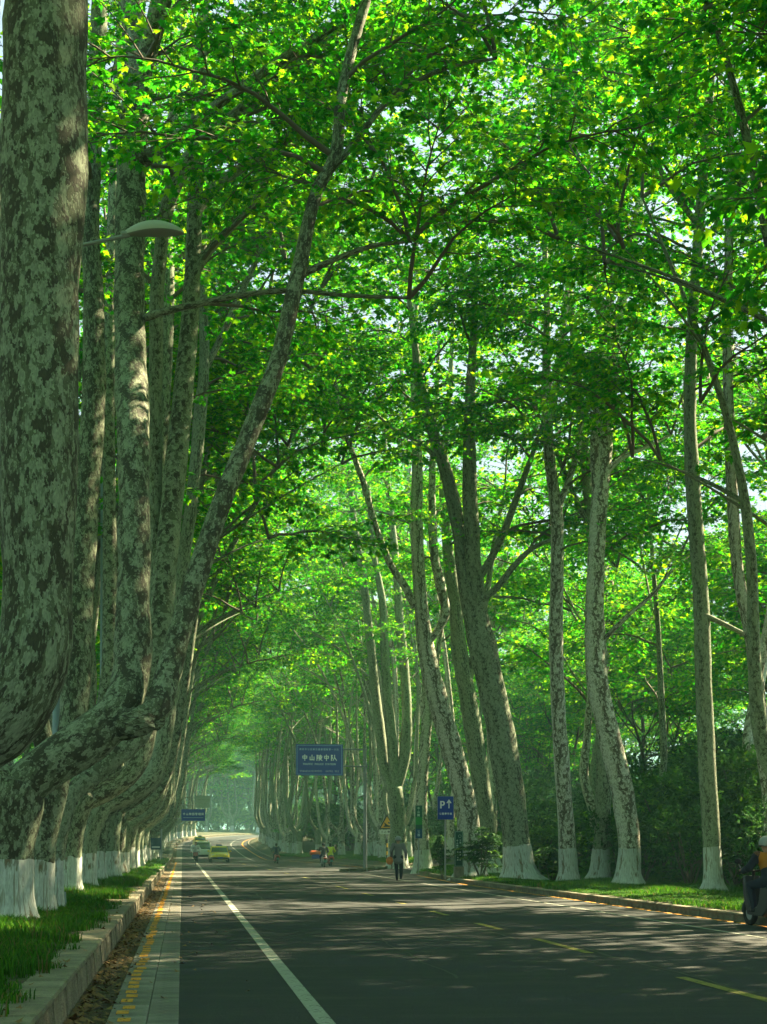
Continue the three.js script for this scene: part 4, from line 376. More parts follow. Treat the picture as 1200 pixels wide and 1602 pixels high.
{ // right verge row
  let n = 0; const list = [36.5, 30, 23, 15, 6, -4, -13, -23]; for (let d = 98; d < 250; d += 4.7 + rr() * 0.9) list.push(d);
  for (const d of list) { const near = d < 40, x = near ? 15.6 + rr() : kerbR(d) + 1.6 + rr() * 0.7, t = put((near ? candel : rightKinds)(((d * 7 + 700) | 0) + 2), x, d, Math.PI + (rr() - 0.5) * 0.7, 0.95 + rr() * 0.16); if (near) { tag(t, 'plane tree on the right verge outside the picture', 'tree', 'plane trees right of the picture'); continue; } n++; tag(t, n <= 12 ? ordinal[n - 1] + ' plane tree of the right row beyond the blue police sign' : 'far plane tree in the hazy end of the right row', 'tree', n <= 12 ? 'plane trees beyond the police sign' : 'far plane trees of the right row'); }
}
const slim = copies([31, 32, 33, 34].map((s) => makePlane(s, { single: true, arms: 4, lean: 0.2, fork: 2.4, tall: 16 + (s % 3) * 2, r0: 0.2 + (s % 2) * 0.05, paint: -1, bark: s % 2 ? barkC : barkB, crownFrom: 6, gap: 1.2, size: 1.25 })));
const woods = copies([41, 42, 43].map((s) => makePlane(s, { single: true, arms: 5, lean: 0.1, fork: 2.4, tall: 13 + (s % 3) * 2, r0: 0.24, paint: -1, bark: barkForest, crownFrom: 4.5, gap: 1.2, size: 1.45 })));
function rowOf(make, list, label, groupName) { list.forEach(([x, d, sc], i) => { const t = put(make(i), x, d, rr() * 6.28, sc); tag(t, typeof label === 'string' ? label : label(i), 'tree', groupName); }); }
for (const [x, d, s] of [[1.5, 20, 1], [15.8, 19, 1.1], [22, 12, 1.1], [-5.5, 16, 1.05]].slice(1)) { const t = put(candel((d * 3) | 0), x, d, x > 5 ? Math.PI : 0, s); tag(t, 'leafy plane tree beside the road outside the picture', 'tree', 'plane trees beside the camera'); }
const stems = copies([71, 72, 73, 74].map((s) => makePlane(s, { single: true, arms: 1, lean: 0.8 + (s % 2) * 0.4, fork: 2.2, tall: 23 + (s % 3) * 1.5, r0: 0.2 + (s % 3) * 0.035, paint: 1.15, bark: barkC, crownFrom: 15, gap: 1.6, size: 1.1 })));
rowOf((i) => stems(i), [[14.9, 90], [13.9, 99.5], [15.6, 100], [14, 103.5], [16.5, 93.5], [14.9, 108], [16.2, 106], [14.6, 115], [15.4, 122], [13.8, 84], [15.8, 78]].map(([x, d]) => [x, d, 0.95 + rr() * 0.15]).filter(([x, d]) => sideNear(x, -d)[0] > 3.2), (i) => ordinal[i] + ' slender pale trunk of the crowded group behind the blue police sign', 'slender trunks behind the police sign');
for (const t of scene.children) if (t.userData.group === 'slender trunks behind the police sign') t.rotation.y = Math.PI + (rr() - 0.5) * 1.2;
const L2 = []; for (let d = 20; d < 200; d += 8) L2.push([-8.5 - rr() * 2.5, d + rr() * 3, 0.9 + rr() * 0.2]);
rowOf(slim, L2, 'pale trunk of a second-row tree glimpsed behind the left kerb trees', 'second-row trees on the left');
const R2 = []; for (let d = 52; d < 200; d += 9) R2.push([kerbR(d) + 8 + rr() * 4, d + rr() * 4, 0.95 + rr() * 0.2]);
rowOf(slim, R2.filter(([x, d]) => sideNear(x, -d)[0] > 4), (i) => ordinal[Math.min(i, 19)] + ' slim pale tree from the camera standing back behind the right verge row', 'second-row trees on the right');
for (const [i, d] of [4, 11, 18, 25, 32, 39].entries()) { const t = put(candel(i + 900), 20.5 + rr() * 2, d, rr() * 6, 1.05); tag(t, 'plane tree standing back on the right outside the picture', 'tree', 'back trees right of the picture'); }
const low = copies([51, 52, 53].map((s) => makePlane(s, { single: true, arms: 6, lean: 0.1, fork: 1.6, tall: 10 + (s % 3), r0: 0.14, paint: -1, bark: barkForest, crownFrom: 1.8, gap: 1.25, size: 1.35 })));
const WU = []; for (let d = 62; d < 215; d += 11) for (const x of [26, 36, 50]) WU.push([x + rr() * 7 - (d > 130 ? 8 : 0), d + rr() * 8, 0.95 + rr() * 0.35]);
rowOf(low, WU.filter(([x, d]) => sideNear(x, -d)[0] > 4), 'young leafy understorey tree in the wood right of the road', 'understorey trees on the right');
const FU = []; for (let i = 0; i < 30; i++) FU.push([-50 + i * 4.2 + rr() * 3, 326 + (i % 3) * 9 + rr() * 5, 1.2 + rr() * 0.5]);
rowOf(low, FU, 'hazy understorey tree beyond the far bend', 'understorey trees beyond the bend');
const WF = []; for (let d = 55; d < 190; d += 20) for (const x of [34]) WF.push([x + rr() * 9 + (d > 120 ? -3 : 0), d + rr() * 9, 0.95 + rr() * 0.3]);
rowOf(woods, WF.filter(([x, d]) => sideNear(x, -d)[0] > 4), 'dark-trunked woodland tree deep in the wood right of the road', 'woodland trees on the right');
const WL = []; for (let d = -30; d < 200; d += 13) WL.push([-16 - rr() * 8, d + rr() * 6, 1.1 + rr() * 0.3]);
rowOf(woods, WL, 'woodland tree far behind the left kerb trees', 'woodland trees on the left');
const RO = []; for (let d = -2; d < 24; d += 6) for (const x of [19]) RO.push([Math.max(x, 0.381 * d + 2.4) + rr() * 2, d + rr() * 3, 1.1 + rr() * 0.25]);
rowOf(woods, RO, 'woodland tree right of the road outside the picture', 'woodland trees right of the picture');
const FE = []; for (let i = 0; i < 11; i++) FE.push([-16 + i * 5.2 + rr() * 2, 318 + (i % 2) * 8 + rr() * 6, 1 + rr() * 0.2]);
{ let n = 0; for (const [x, d, sc] of FE) { const t = put(candel((rr() * 50) | 0), x, d, rr() * 6.28, sc); tag(t, 'hazy pale forked plane tree across the far bend of the road', 'tree', 'plane trees across the far bend'); } }
const FB = []; for (let i = 0; i < 26; i++) FB.push([-60 + i * 6 + rr() * 4, 345 + (i % 3) * 16 + rr() * 8, 1.25 + rr() * 0.3]);
rowOf(woods, FB, 'hazy woodland tree closing the view beyond the far bend', 'woodland trees beyond the bend');
// ---------- shrubs ----------
function simpleLeaf(pos, idx, col, p, dir, up, l, w, c, fold) {
  const s = dir.clone().cross(up).normalize(), o = pos.length / 3, put = (x, y, z) => { pos.push(p.x + s.x * x + dir.x * y + up.x * z, p.y + s.y * x + dir.y * y + up.y * z, p.z + s.z * x + dir.z * y + up.z * z); col.push(...c); };
  put(0, 0, 0); put(w, l * 0.45, fold); put(0, l * 0.5, 0); put(-w, l * 0.45, fold); put(0, l, -l * 0.18);
  idx.push(o, o + 1, o + 2, o, o + 2, o + 3, o + 1, o + 4, o + 2, o + 2, o + 4, o + 3);
}
function makeShrub(seed, { n = 2600, leaf = 0.16, wide = 0.24, tone = [0.022, 0.065, 0.018], lumps = 9, palm = false }) {    // fits 2 m across, 2 m tall
  const r = rng(seed * 313 + 1), pos = [], idx = [], col = [], wood = [], L = [];
  for (let i = 0; i < lumps; i++) { const a = r() * 6.28, q = Math.sqrt(r()) * 0.62; L.push([Math.cos(a) * q, 0.45 + r() * 1.1 * (1 - q * 0.5), Math.sin(a) * q, 0.32 + r() * 0.25]); wood.push(twigGeo(V((r() - 0.5) * 0.15, -0.06, (r() - 0.5) * 0.15), V(L[i][0], L[i][1], L[i][2]), 0.028, 0.012).toNonIndexed()); }
  const sprays = Math.round(n / 7);
  for (let i = 0; i < sprays; i++) {
    const b = L[(r() * lumps) | 0], d = V(r() - 0.5, r() - 0.38, r() - 0.5).normalize(), q = b[3] * (0.55 + 0.5 * Math.sqrt(r())), c0 = V(b[0] + d.x * q, Math.max(0.06, b[1] + d.y * q), b[2] + d.z * q), k = 0.6 + r() * 0.8, warm = r() < 0.22 ? 1.9 : 1;
    for (let m = 0; m < 7; m++) {
      const a = m / 7 * 6.28 + r(), dir = palm ? V(Math.cos(a), -0.15 + r() * 0.2, Math.sin(a)).normalize() : d.clone().add(V(Math.cos(a), (r() - 0.6) * 0.8, Math.sin(a)).multiplyScalar(0.9)).normalize();
      const up = V((r() - 0.5) * 0.7, 1, (r() - 0.5) * 0.7); up.addScaledVector(dir, -up.dot(dir)).normalize();
      const l = leaf * (0.6 + r() * 0.7) * (palm ? 1.3 : 1); simpleLeaf(pos, idx, col, palm ? c0 : c0.clone().addScaledVector(d, (m - 3) * leaf * 0.18), dir, up, l, l * wide, [tone[0] * k * warm * (warm > 1 ? 1.4 : 1), tone[1] * k * warm, tone[2] * k], l * 0.07);
    }
  }
  const o = group('shrub'); mesh('stem', mergeGeometries(wood), twigBark, o); const f = mesh('foliage', geo(pos, idx, null, col), shrubLeaf, o); f.userData.kind = 'stuff'; return o;
}
function copies2(protos, name) { const used = new Set(); return (k) => { const p = protos[k % protos.length]; if (!used.has(p)) { used.add(p); return p; } const c = p.clone(); c.name = numbered(name); c.userData = {}; scene.add(c); return c; }; }
const shrub = copies2([1, 2, 3, 4].map((s) => makeShrub(s, { n: 4200, leaf: [0.08, 0.1, 0.075, 0.09][s - 1], tone: [[0.03, 0.11, 0.022], [0.05, 0.15, 0.018], [0.026, 0.1, 0.026], [0.075, 0.19, 0.014]][s - 1] })), 'shrub');
const fatsia = copies2([11, 12].map((s) => makeShrub(s, { n: 700, leaf: 0.24, wide: 0.2, palm: true, tone: [0.03, 0.1, 0.02], lumps: 6 })), 'shrub');
const rs = rng(919); let shrubCount = 0;
function placeShrub(make, x, d, w, h, label, grp) { const t = make(shrubCount++); t.position.set(x, height(x, -d) - 0.05, -d); t.rotation.y = rs() * 6.28; t.scale.set(w / 2, h / 2, w / 2); return tag(t, label, 'shrub', grp); }
{
  let fr = 0, md = 0; const n = []; // dense evergreen bank behind the right verge
  for (let d = 38; d < 128; d += 3.4) { for (const [off, w, h] of [[5.5, 3.4, 2.6], [8.3, 4.6, 4.4], [12, 6, 6.2], [17, 7, 6.5]]) { const x = kerbR(d) + off + (rs() - 0.5) * 1.6 + (d > 95 ? -1 : 0), dd = d + (rs() - 0.5) * 2; if (sideNear(x, -dd)[0] < w / 2 + 2.8 || (off < 6 && d > 60 && d < 72)) continue; n.push(placeShrub(shrub, x, dd, w * (0.85 + rs() * 0.3), h * (0.75 + rs() * 0.4) * (d < 62 ? 1.1 : 0.9), off < 6 ? ordinal[Math.min(19, fr++)] + ' low dark evergreen shrub from the right picture edge, front of the right bank' : off < 9 ? (md < 20 ? ordinal[md++] + ' dark evergreen shrub from the right picture edge, middle of the right bank' : 'last dark evergreen shrubs in the middle of the right bank') : 'tall dark evergreen shrub at the back of the right bank', off < 6 ? 'front shrubs of the right bank' : off < 9 ? 'middle shrubs of the right bank' : 'back shrubs of the right bank')); } }
  for (let d = 24; d < 210; d += 6) placeShrub(shrub, -9.5 - rs() * 4, d, 4.5 + rs() * 2, 3.4 + rs() * 2, 'dark shrub in the wood behind the left kerb trees', 'shrubs behind the left kerb trees');
  for (let d = 128; d < 300; d += 6) placeShrub(shrub, kerbR(d) + 7 + rs() * 3, d, 6 + rs() * 2, 4 + rs() * 2.5, 'hazy shrub behind the far end of the right row', 'far shrubs on the right');
  for (let i = 0; i < 22; i++) placeShrub(shrub, -45 + i * 5 + rs() * 2, 332 + (i % 2) * 9 + rs() * 4, 8 + rs() * 3, 8 + rs() * 4, 'hazy shrub below the trees of the far bend', 'shrubs of the far bend');
  for (let i = 0; i < 34; i++) placeShrub(shrub, -60 + i * 5 + rs() * 3, 362 + (i % 3) * 16 + rs() * 6, 14 + rs() * 5, 15 + rs() * 10, 'tall hazy thicket closing the view beyond the far bend', 'thickets beyond the bend');
  for (let d = 60; d < 300; d += 9) placeShrub(shrub, 58 + rs() * 14 - (d > 150 ? 14 : 0), d, 12 + rs() * 5, 11 + rs() * 7, 'tall thicket at the back of the wood right of the road', 'thickets at the back of the right wood');
  for (let i = 0; i < 27; i++) placeShrub(shrub, -45 + i * 4 + rs() * 2, 350 + rs() * 5, 8 + rs() * 2, 5 + rs() * 2, 'low hazy shrub along the foot of the far thicket', 'low shrubs of the far bend');
  placeShrub(fatsia, 11.9, 60.6, 2.2, 2.6, 'large-leaved shrub between the sign pillar and the twin-stemmed tree');
  placeShrub(fatsia, 13.9, 57.2, 2.2, 2.2, 'large-leaved shrub right of the twin-stemmed tree');
  placeShrub(fatsia, 15.6, 55.6, 1.6, 1.3, 'small large-leaved shrub behind the slim right trees');
  placeShrub(fatsia, 17.3, 51, 1.8, 1.1, 'low fern-like shrub beside the straight slender tree');
  placeShrub(fatsia, 11.25, 66.2, 0.8, 2.6, 'leafy sapling under the blue parking sign');
}
// ---------- grass and litter ----------
function grassPatch(seed, n, size, h) {
  const r = rng(seed * 91), pos = [], idx = [], col = [];
  for (let i = 0; i < n; i++) {
    const x = (r() - 0.5) * size, z = (r() - 0.5) * size, a = r() * 6.28, l = h * (0.45 + r() * 0.8), w = 0.004 + r() * 0.004, bx = Math.cos(a), bz = Math.sin(a), lean = l * (0.25 + r() * 0.7), o = pos.length / 3, k = 0.6 + r() * 0.8, y = r() < 0.16 ? 1.6 : 1, c = r() < 0.06 ? [0.2 * k, 0.16 * k, 0.06 * k] : [0.04 * k * y * (y > 1 ? 1.5 : 1), 0.15 * k * y, 0.008 * k];
    pos.push(x - bz * w, -0.02, z + bx * w, x + bz * w, -0.02, z - bx * w, x - bz * w * 0.8 + bx * lean * 0.3, l * 0.6, z + bx * w * 0.8 + bz * lean * 0.3, x + bz * w * 0.8 + bx * lean * 0.3, l * 0.6, z - bx * w * 0.8 + bz * lean * 0.3, x + bx * lean, l * 0.92, z + bz * lean);
    for (let q = 0; q < 5; q++) col.push(...c); idx.push(o, o + 1, o + 2, o + 1, o + 3, o + 2, o + 2, o + 3, o + 4);
  }
  return geo(pos, idx, null, col);
}
function scatter(name, g, mat, spots, label) { const m = new THREE.InstancedMesh(g, mat, spots.length), M = new THREE.Matrix4(); spots.forEach(([x, y, z, a, s, sy], i) => m.setMatrixAt(i, M.compose(V(x, y, z), new THREE.Quaternion().setFromAxisAngle(V(0, 1, 0), a), V(s, sy ?? s, s)))); m.name = numbered(name); m.castShadow = m.receiveShadow = true; scene.add(m); return tag(m, label, name.includes('litter') ? 'leaf litter' : 'grass', null, 'stuff'); }
{
  const r = rng(1234), left = [], right = [], tall = [];
  for (let d = 10; d < 130; d += 0.34) { const st = d > 60 ? 0.6 : 0.36; if (d > 60 && r() < 0.4) continue; for (let x = -1.42; x > (d > 60 ? -4 : -6); x -= st) { const px = x + (r() - 0.5) * 0.3 + bend(d), pz = -d + (r() - 0.5) * 0.35; if (px > -1.4 || noise3(px * 1.3, 7, pz * 1.1) < -0.55 + 0.1 * sstep(-2.2, -1.4, px)) continue; const clump = 0.75 + 0.5 * noise3(px * 0.9, 0, pz * 0.9) + 0.25 * sstep(-1.5, -2.6, px); (r() < 0.5 ? left : tall).push([px, height(px, pz), pz, r() * 6.28, (d > 60 ? 1.5 : 1), clump * (0.8 + r() * 0.5)]); } }
  for (let d = 30; d < 150; d += 0.45) for (let o = 0.24; o < 8.5; o += d > 80 ? 0.8 : 0.5) { const px = kerbR(d) + o + (r() - 0.5) * 0.4, pz = -d + (r() - 0.5) * 0.4; if (o < 0.25 || sideNear(px, pz)[0] < 3.4 || px < kerbR(-pz) + 0.2) continue; right.push([px, height(px, pz), pz, r() * 6.28, d > 80 ? 1.7 : 1.25, (0.75 + 0.6 * noise3(px * 0.7, 3, pz * 0.7)) * (0.7 + r() * 0.6)]); }
  const ga = grassPatch(1, 210, 0.55, 0.1), gb = grassPatch(2, 150, 0.5, 0.16), gc = grassPatch(3, 170, 0.6, 0.14);
  scatter('verge_grass', ga, grassMat, left, 'short lush grass on the left verge under the plane trees');
  scatter('verge_grass', gb, grassMat, tall, 'long lush grass tufts on the left verge under the plane trees');
  scatter('verge_grass', gc, grassMat, right, 'grass on the right verge between kerb and shrubs');
  // dead leaves lying in the gutter and against the kerb
  const lp = [], li = [], lc = []; pushLeaf(lp, li, lc, V(0, 0.012, -0.05), V(0, 0.15, 1).normalize(), V(0, 1, -0.15).normalize(), 0.1, [0.2, 0.12, 0.04], -0.2);
  const lit = []; for (let i = 0; i < 1700; i++) { const d = 7 + r() * r() * 75, x = LK + 0.05 + r() * r() * 0.5; lit.push([x, prof(d) + 0.002, -d, r() * 6.28, 0.35 + r() * 0.6]); }
  for (let i = 0; i < 260; i++) { const d = 8 + r() * 60; lit.push([r() < 0.5 ? LK - 0.3 + r() * 0.25 : -0.6 + r() * 1.4, r() < 2 ? 0.016 : 0, -d, r() * 6.28, 0.4 + r() * 0.5]); }
  for (const q of lit) if (q[0] < LK) q[1] = 0.335;
  scatter('leaf_litter', geo(lp, li, null, lc), new THREE.MeshStandardMaterial({ vertexColors: true, roughness: 0.9, side: THREE.DoubleSide }), lit, 'dry brown leaves lying in the left gutter and on the kerb');
}
// ---------- flat lettering, drawn stroke by stroke ----------
const YI = [[[12, 8], [12, 96]], [[12, 12], [32, 12], [20, 38], [34, 54], [22, 66]]];
const CH = {
  中: [[[18, 26], [82, 26], [82, 60], [18, 60], [18, 26]], [[50, 4], [50, 97]]], 山: [[[50, 8], [50, 86]], [[18, 40], [18, 86], [82, 86]], [[82, 40], [82, 92]]],
  陵: [...YI, [[48, 20], [88, 20]], [[68, 5], [68, 36]], [[42, 36], [96, 36]], [[58, 42], [48, 53]], [[76, 42], [88, 53]], [[62, 52], [45, 74]], [[58, 60], [84, 60], [46, 96]], [[58, 70], [95, 96]]],
  队: [...YI, [[66, 8], [64, 50], [40, 94]], [[65, 46], [96, 94]]],
  园: [[[12, 9], [88, 9], [88, 94], [12, 94], [12, 9]], [[32, 28], [68, 28]], [[24, 45], [76, 45]], [[42, 45], [40, 62], [26, 78]], [[57, 45], [57, 74], [77, 74], [77, 66]]],
  管: [[[25, 4], [12, 22]], [[22, 13], [44, 13]], [[65, 4], [54, 22]], [[62, 13], [90, 13]], [[10, 44], [12, 32], [88, 32], [86, 42]], [[30, 44], [70, 44], [70, 60], [30, 60]], [[30, 44], [30, 95]], [[30, 71], [74, 71], [74, 93], [30, 93]]],
  理: [[[6, 16], [38, 16]], [[8, 46], [36, 46]], [[4, 82], [40, 76]], [[22, 16], [22, 80]], [[50, 10], [92, 10], [92, 50], [50, 50], [50, 10]], [[50, 30], [92, 30]], [[71, 10], [71, 92]], [[48, 70], [94, 70]], [[42, 92], [98, 92]]],
  局: [[[18, 10], [84, 10], [84, 34], [18, 34]], [[18, 10], [18, 50], [8, 94]], [[18, 48], [86, 48], [84, 88], [72, 93]], [[34, 60], [66, 60], [66, 80], [34, 80], [34, 60]]],
  南: [[[8, 18], [92, 18]], [[50, 4], [50, 34]], [[14, 95], [14, 34], [86, 34], [86, 92]], [[38, 42], [42, 52]], [[62, 42], [58, 52]], [[30, 56], [70, 56]], [[28, 72], [72, 72]], [[50, 56], [50, 94]]],
  京: [[[50, 2], [50, 16]], [[8, 18], [92, 18]], [[26, 32], [74, 32], [74, 52], [26, 52], [26, 32]], [[50, 54], [50, 90], [38, 92]], [[28, 62], [12, 86]], [[72, 62], [90, 86]]],
  市: [[[50, 2], [50, 16]], [[8, 20], [92, 20]], [[50, 20], [50, 96]], [[18, 84], [18, 42], [82, 42], [82, 78]]], 公: [[[34, 8], [12, 48]], [[64, 8], [92, 48]], [[46, 46], [26, 86], [78, 84]], [[64, 66], [84, 94]]],
  安: [[[50, 2], [50, 14]], [[10, 32], [12, 18], [88, 18], [86, 32]], [[8, 50], [94, 50]], [[46, 30], [28, 68], [80, 94]], [[70, 50], [54, 80], [18, 95]]],
  交: [[[50, 2], [50, 16]], [[8, 22], [92, 22]], [[34, 32], [14, 52]], [[66, 32], [88, 52]], [[66, 46], [46, 78], [10, 95]], [[30, 48], [56, 80], [92, 95]]],
  通: [[[12, 8], [22, 20]], [[6, 38], [22, 38], [22, 76], [8, 88]], [[22, 76], [44, 92], [96, 92]], [[42, 10], [82, 10], [64, 24]], [[40, 80], [40, 28], [88, 28], [88, 78]], [[40, 44], [88, 44]], [[40, 60], [88, 60]], [[64, 28], [64, 80]]],
  第: [[[25, 2], [12, 18]], [[22, 10], [44, 10]], [[65, 2], [54, 18]], [[62, 10], [90, 10]], [[16, 28], [82, 28], [82, 46], [20, 46], [18, 64], [86, 64], [84, 84]], [[50, 28], [50, 97]], [[48, 64], [14, 92]]],
  一: [[[8, 50], [92, 50]]], 大: [[[8, 32], [92, 32]], [[50, 4], [48, 40], [12, 95]], [[52, 40], [92, 95]]],
  停: [[[26, 4], [6, 40]], [[18, 30], [18, 96]], [[62, 2], [62, 12]], [[34, 14], [94, 14]], [[44, 24], [82, 24], [82, 40], [44, 40], [44, 24]], [[34, 62], [34, 50], [94, 50], [94, 60]], [[44, 66], [84, 66]], [[64, 66], [64, 94], [54, 94]]],
  车: [[[14, 16], [88, 16]], [[44, 2], [22, 44], [84, 44]], [[6, 66], [94, 66]], [[54, 28], [54, 97]]], 场: [[[4, 34], [34, 34]], [[20, 8], [20, 74]], [[4, 80], [36, 70]], [[44, 12], [82, 12], [50, 42], [90, 42], [84, 90], [72, 90]], [[62, 42], [38, 76]], [[76, 42], [50, 94]]],
  小: [[[50, 4], [50, 92], [36, 86]], [[26, 32], [8, 68]], [[72, 32], [92, 66]]], 心: [[[16, 46], [8, 78]], [[30, 34], [34, 88], [70, 88], [72, 68]], [[46, 14], [56, 36]], [[76, 38], [92, 62]]],
};
function writeCh(c, text, x, y, size, gap, color, lw) { c.strokeStyle = color; c.lineWidth = lw; c.lineCap = 'square'; c.lineJoin = 'miter'; [...text].forEach((t, i) => { for (const s of CH[t] ?? []) { c.beginPath(); s.forEach(([u, v], k) => c[k ? 'lineTo' : 'moveTo'](x + i * (size + gap) + u / 100 * size, y + v / 100 * size)); c.stroke(); } }); }
function face(W, H, draw) { const k = document.createElement('canvas'); k.width = W; k.height = H; const c = k.getContext('2d'); draw(c); const t = new THREE.CanvasTexture(k); t.colorSpace = THREE.SRGBColorSpace; t.magFilter = THREE.LinearFilter; return new THREE.MeshStandardMaterial({ map: t, roughness: 0.75 }); }
const paintM = (r, g, b, rough = 0.5, metal = 0) => new THREE.MeshStandardMaterial({ color: lin(r, g, b), roughness: rough, metalness: metal });
const steelM = paintM(0.16, 0.18, 0.2, 0.5, 0.4), galv = paintM(0.3, 0.33, 0.34, 0.5, 0.5), darkM = paintM(0.015, 0.016, 0.018, 0.5), rubber = paintM(0.02, 0.02, 0.02, 0.9), chrome = paintM(0.5, 0.5, 0.5, 0.25, 0.9), glassM = new THREE.MeshPhysicalMaterial({ color: lin(0.02, 0.03, 0.035), roughness: 0.08, clearcoat: 1 });
const poleM = paintM(0.2, 0.3, 0.32, 0.5, 0.2), lampShell = paintM(0.5, 0.54, 0.5, 0.4), concreteM = new THREE.MeshStandardMaterial({ map: stoneTex.map, color: lin(0.9, 0.88, 0.8), roughness: 0.9 });
function tube(pts, r, sides = 10, seg = 24) { return new THREE.TubeGeometry(new THREE.CatmullRomCurve3(pts.map((p) => V(...p))), seg, r, sides, false); }
function cyl(r0, r1, h, x, y, z, n = 14) { return new THREE.CylinderGeometry(r1, r0, h, n).translate(x, y + h / 2, z); }
// ---------- street lamps ----------
function streetLamp(x, d, armTo, label) {
  const y0 = height(x, -d), o = group('street_lamp', [x, y0, -d]); tag(o, label, 'street lamp', 'street lamps on the left verge'); const H = 12.45 - y0;
  mesh('base', cyl(0.17, 0.15, 0.35, 0, -0.05, 0, 16), poleM, o);
  mesh('pole', cyl(0.105, 0.06, H, 0, 0, 0, 16), poleM, o);
  const end = armTo - x - 1.05; mesh('arm', tube([[0, H - 0.06, 0], [end * 0.4, H + 0.06, 0], [end + 0.08, H + 0.26, 0.04]], 0.035), galv, o);
  const head = new THREE.Group(); head.name = 'lamp_head'; o.add(head); head.position.set(end, H + 0.25, 0.04); head.rotation.z = 0.07;
  const N = 22, S = 20, build = (low) => { const pos = [], idx = []; for (let i = 0; i <= N; i++) { const t = i / N, w = 0.205 * Math.pow(Math.sin(Math.PI * clamp(0.03 + t * 0.96, 0, 1)), 0.62) * (0.72 + 0.42 * t), hgt = (low ? 0.045 : 0.2) * Math.pow(Math.sin(Math.PI * clamp(0.05 + t * 0.93, 0, 1)), 0.7) + 0.012, y = 0.02 - (low ? 0 : 0) + 0.03 * Math.sin(t * 3.14); for (let k = 0; k <= S; k++) { const a = k / S * Math.PI; pos.push(t * 1.07, y + (low ? -1 : 1) * Math.sin(a) * hgt, Math.cos(a) * w); if (i && k) { const p = (i - 1) * (S + 1) + k - 1, q = p + S + 1; low ? idx.push(p, p + 1, q, p + 1, q + 1, q) : idx.push(p, q, p + 1, p + 1, q, q + 1); } } } return geo(pos, idx); };
  mesh('shell', build(false), lampShell, head); mesh('lens', build(true), paintM(0.22, 0.24, 0.22, 0.25), head); mesh('collar', new THREE.CylinderGeometry(0.05, 0.05, 0.14, 14).rotateZ(Math.PI / 2).translate(0.0, 0.03, 0), galv, head);
}
streetLamp(-2.26, 28.6, 0.02, 'nearest street lamp, its pale green head against the left trunks');
streetLamp(-2.35, 46.5, -0.53, 'second street lamp, only its tip showing right of a trunk');
// ---------- signs ----------
const BLUE = '#0838a4', backM = paintM(0.3, 0.32, 0.33, 0.6, 0.3);
function panel(parent, w, h, at, front, name = 'panel') { const b = mesh(name, new THREE.BoxGeometry(w, h, 0.04), backM, parent); b.position.set(...at); const f = mesh('sign_face', new THREE.PlaneGeometry(w - 0.02, h - 0.02), front, b); f.position.z = 0.024; return b; }
{
  const o = group('police_sign', [11.82, height(11.82, -99.3), -99.3]); tag(o, 'large blue overhead sign with white characters on a grey mast arm', 'road sign');
  const H = 8.1 - o.position.y; mesh('mast', cyl(0.13, 0.1, H, 0, -0.1, 0), steelM, o);
  const f = face(900, 600, (c) => { c.fillStyle = '#022c9c'; c.fillRect(0, 0, 900, 600); c.strokeStyle = '#8fc0ea'; c.lineWidth = 7; c.strokeRect(24, 24, 852, 552); writeCh(c, '南京市公安局交通管理局第一大队', 66, 78, 42, 9, '#a9c8e8', 4.5); writeCh(c, '中山陵中队', 112, 198, 118, 20, '#e6eef4', 15); c.fillStyle = '#b8d0e6'; c.font = 'bold 50px sans-serif'; c.textAlign = 'center'; c.fillText('TRAFFIC  POLICE  STATION', 450, 400, 640); c.strokeStyle = '#c9d8e6'; c.lineWidth = 5; const r = rng(8); for (let i = 0; i < 26; i++) { if (i === 15 || i === 16 || i === 22) continue; const x = 76 + i * 29; for (let k = 0; k < 3; k++) { c.beginPath(); c.moveTo(x + r() * 8, 505 + k * 12); c.lineTo(x + 12 + r() * 10, 505 + k * 12 + r() * 6); c.stroke(); } } });
  panel(o, 3.08, 2.04, [-3.0, 7.02 - o.position.y, 0.16], f);
  for (const y of [7.72, 6.62]) { const a = mesh('arm', new THREE.CylinderGeometry(0.055, 0.055, 3.4, 10).rotateZ(Math.PI / 2), steelM, o); a.position.set(-1.55, y - o.position.y, 0.06); }
}
{
  const o = group('parking_sign', [11.2, height(11.2, -64.5), -64.5]); tag(o, 'blue parking sign with white P and arrow beside the right trees', 'road sign'); o.position.x = 11.12;
  mesh('post', cyl(0.035, 0.035, 3.55 - o.position.y, 0, -0.1, 0), galv, o);
  panel(o, 0.7, 1.0, [0, 3.08 - o.position.y, 0.05], face(350, 500, (c) => { c.fillStyle = BLUE; c.fillRect(0, 0, 350, 500); c.fillStyle = '#eef4fa'; c.font = 'bold 230px sans-serif'; c.fillText('P', 34, 262); c.strokeStyle = '#eef4fa'; c.lineWidth = 26; c.beginPath(); c.moveTo(252, 258); c.lineTo(252, 90); c.moveTo(206, 146); c.lineTo(252, 84); c.lineTo(298, 146); c.stroke(); writeCh(c, '公园停车场', 36, 352, 48, 10, '#dbe8f4', 7); }));
}
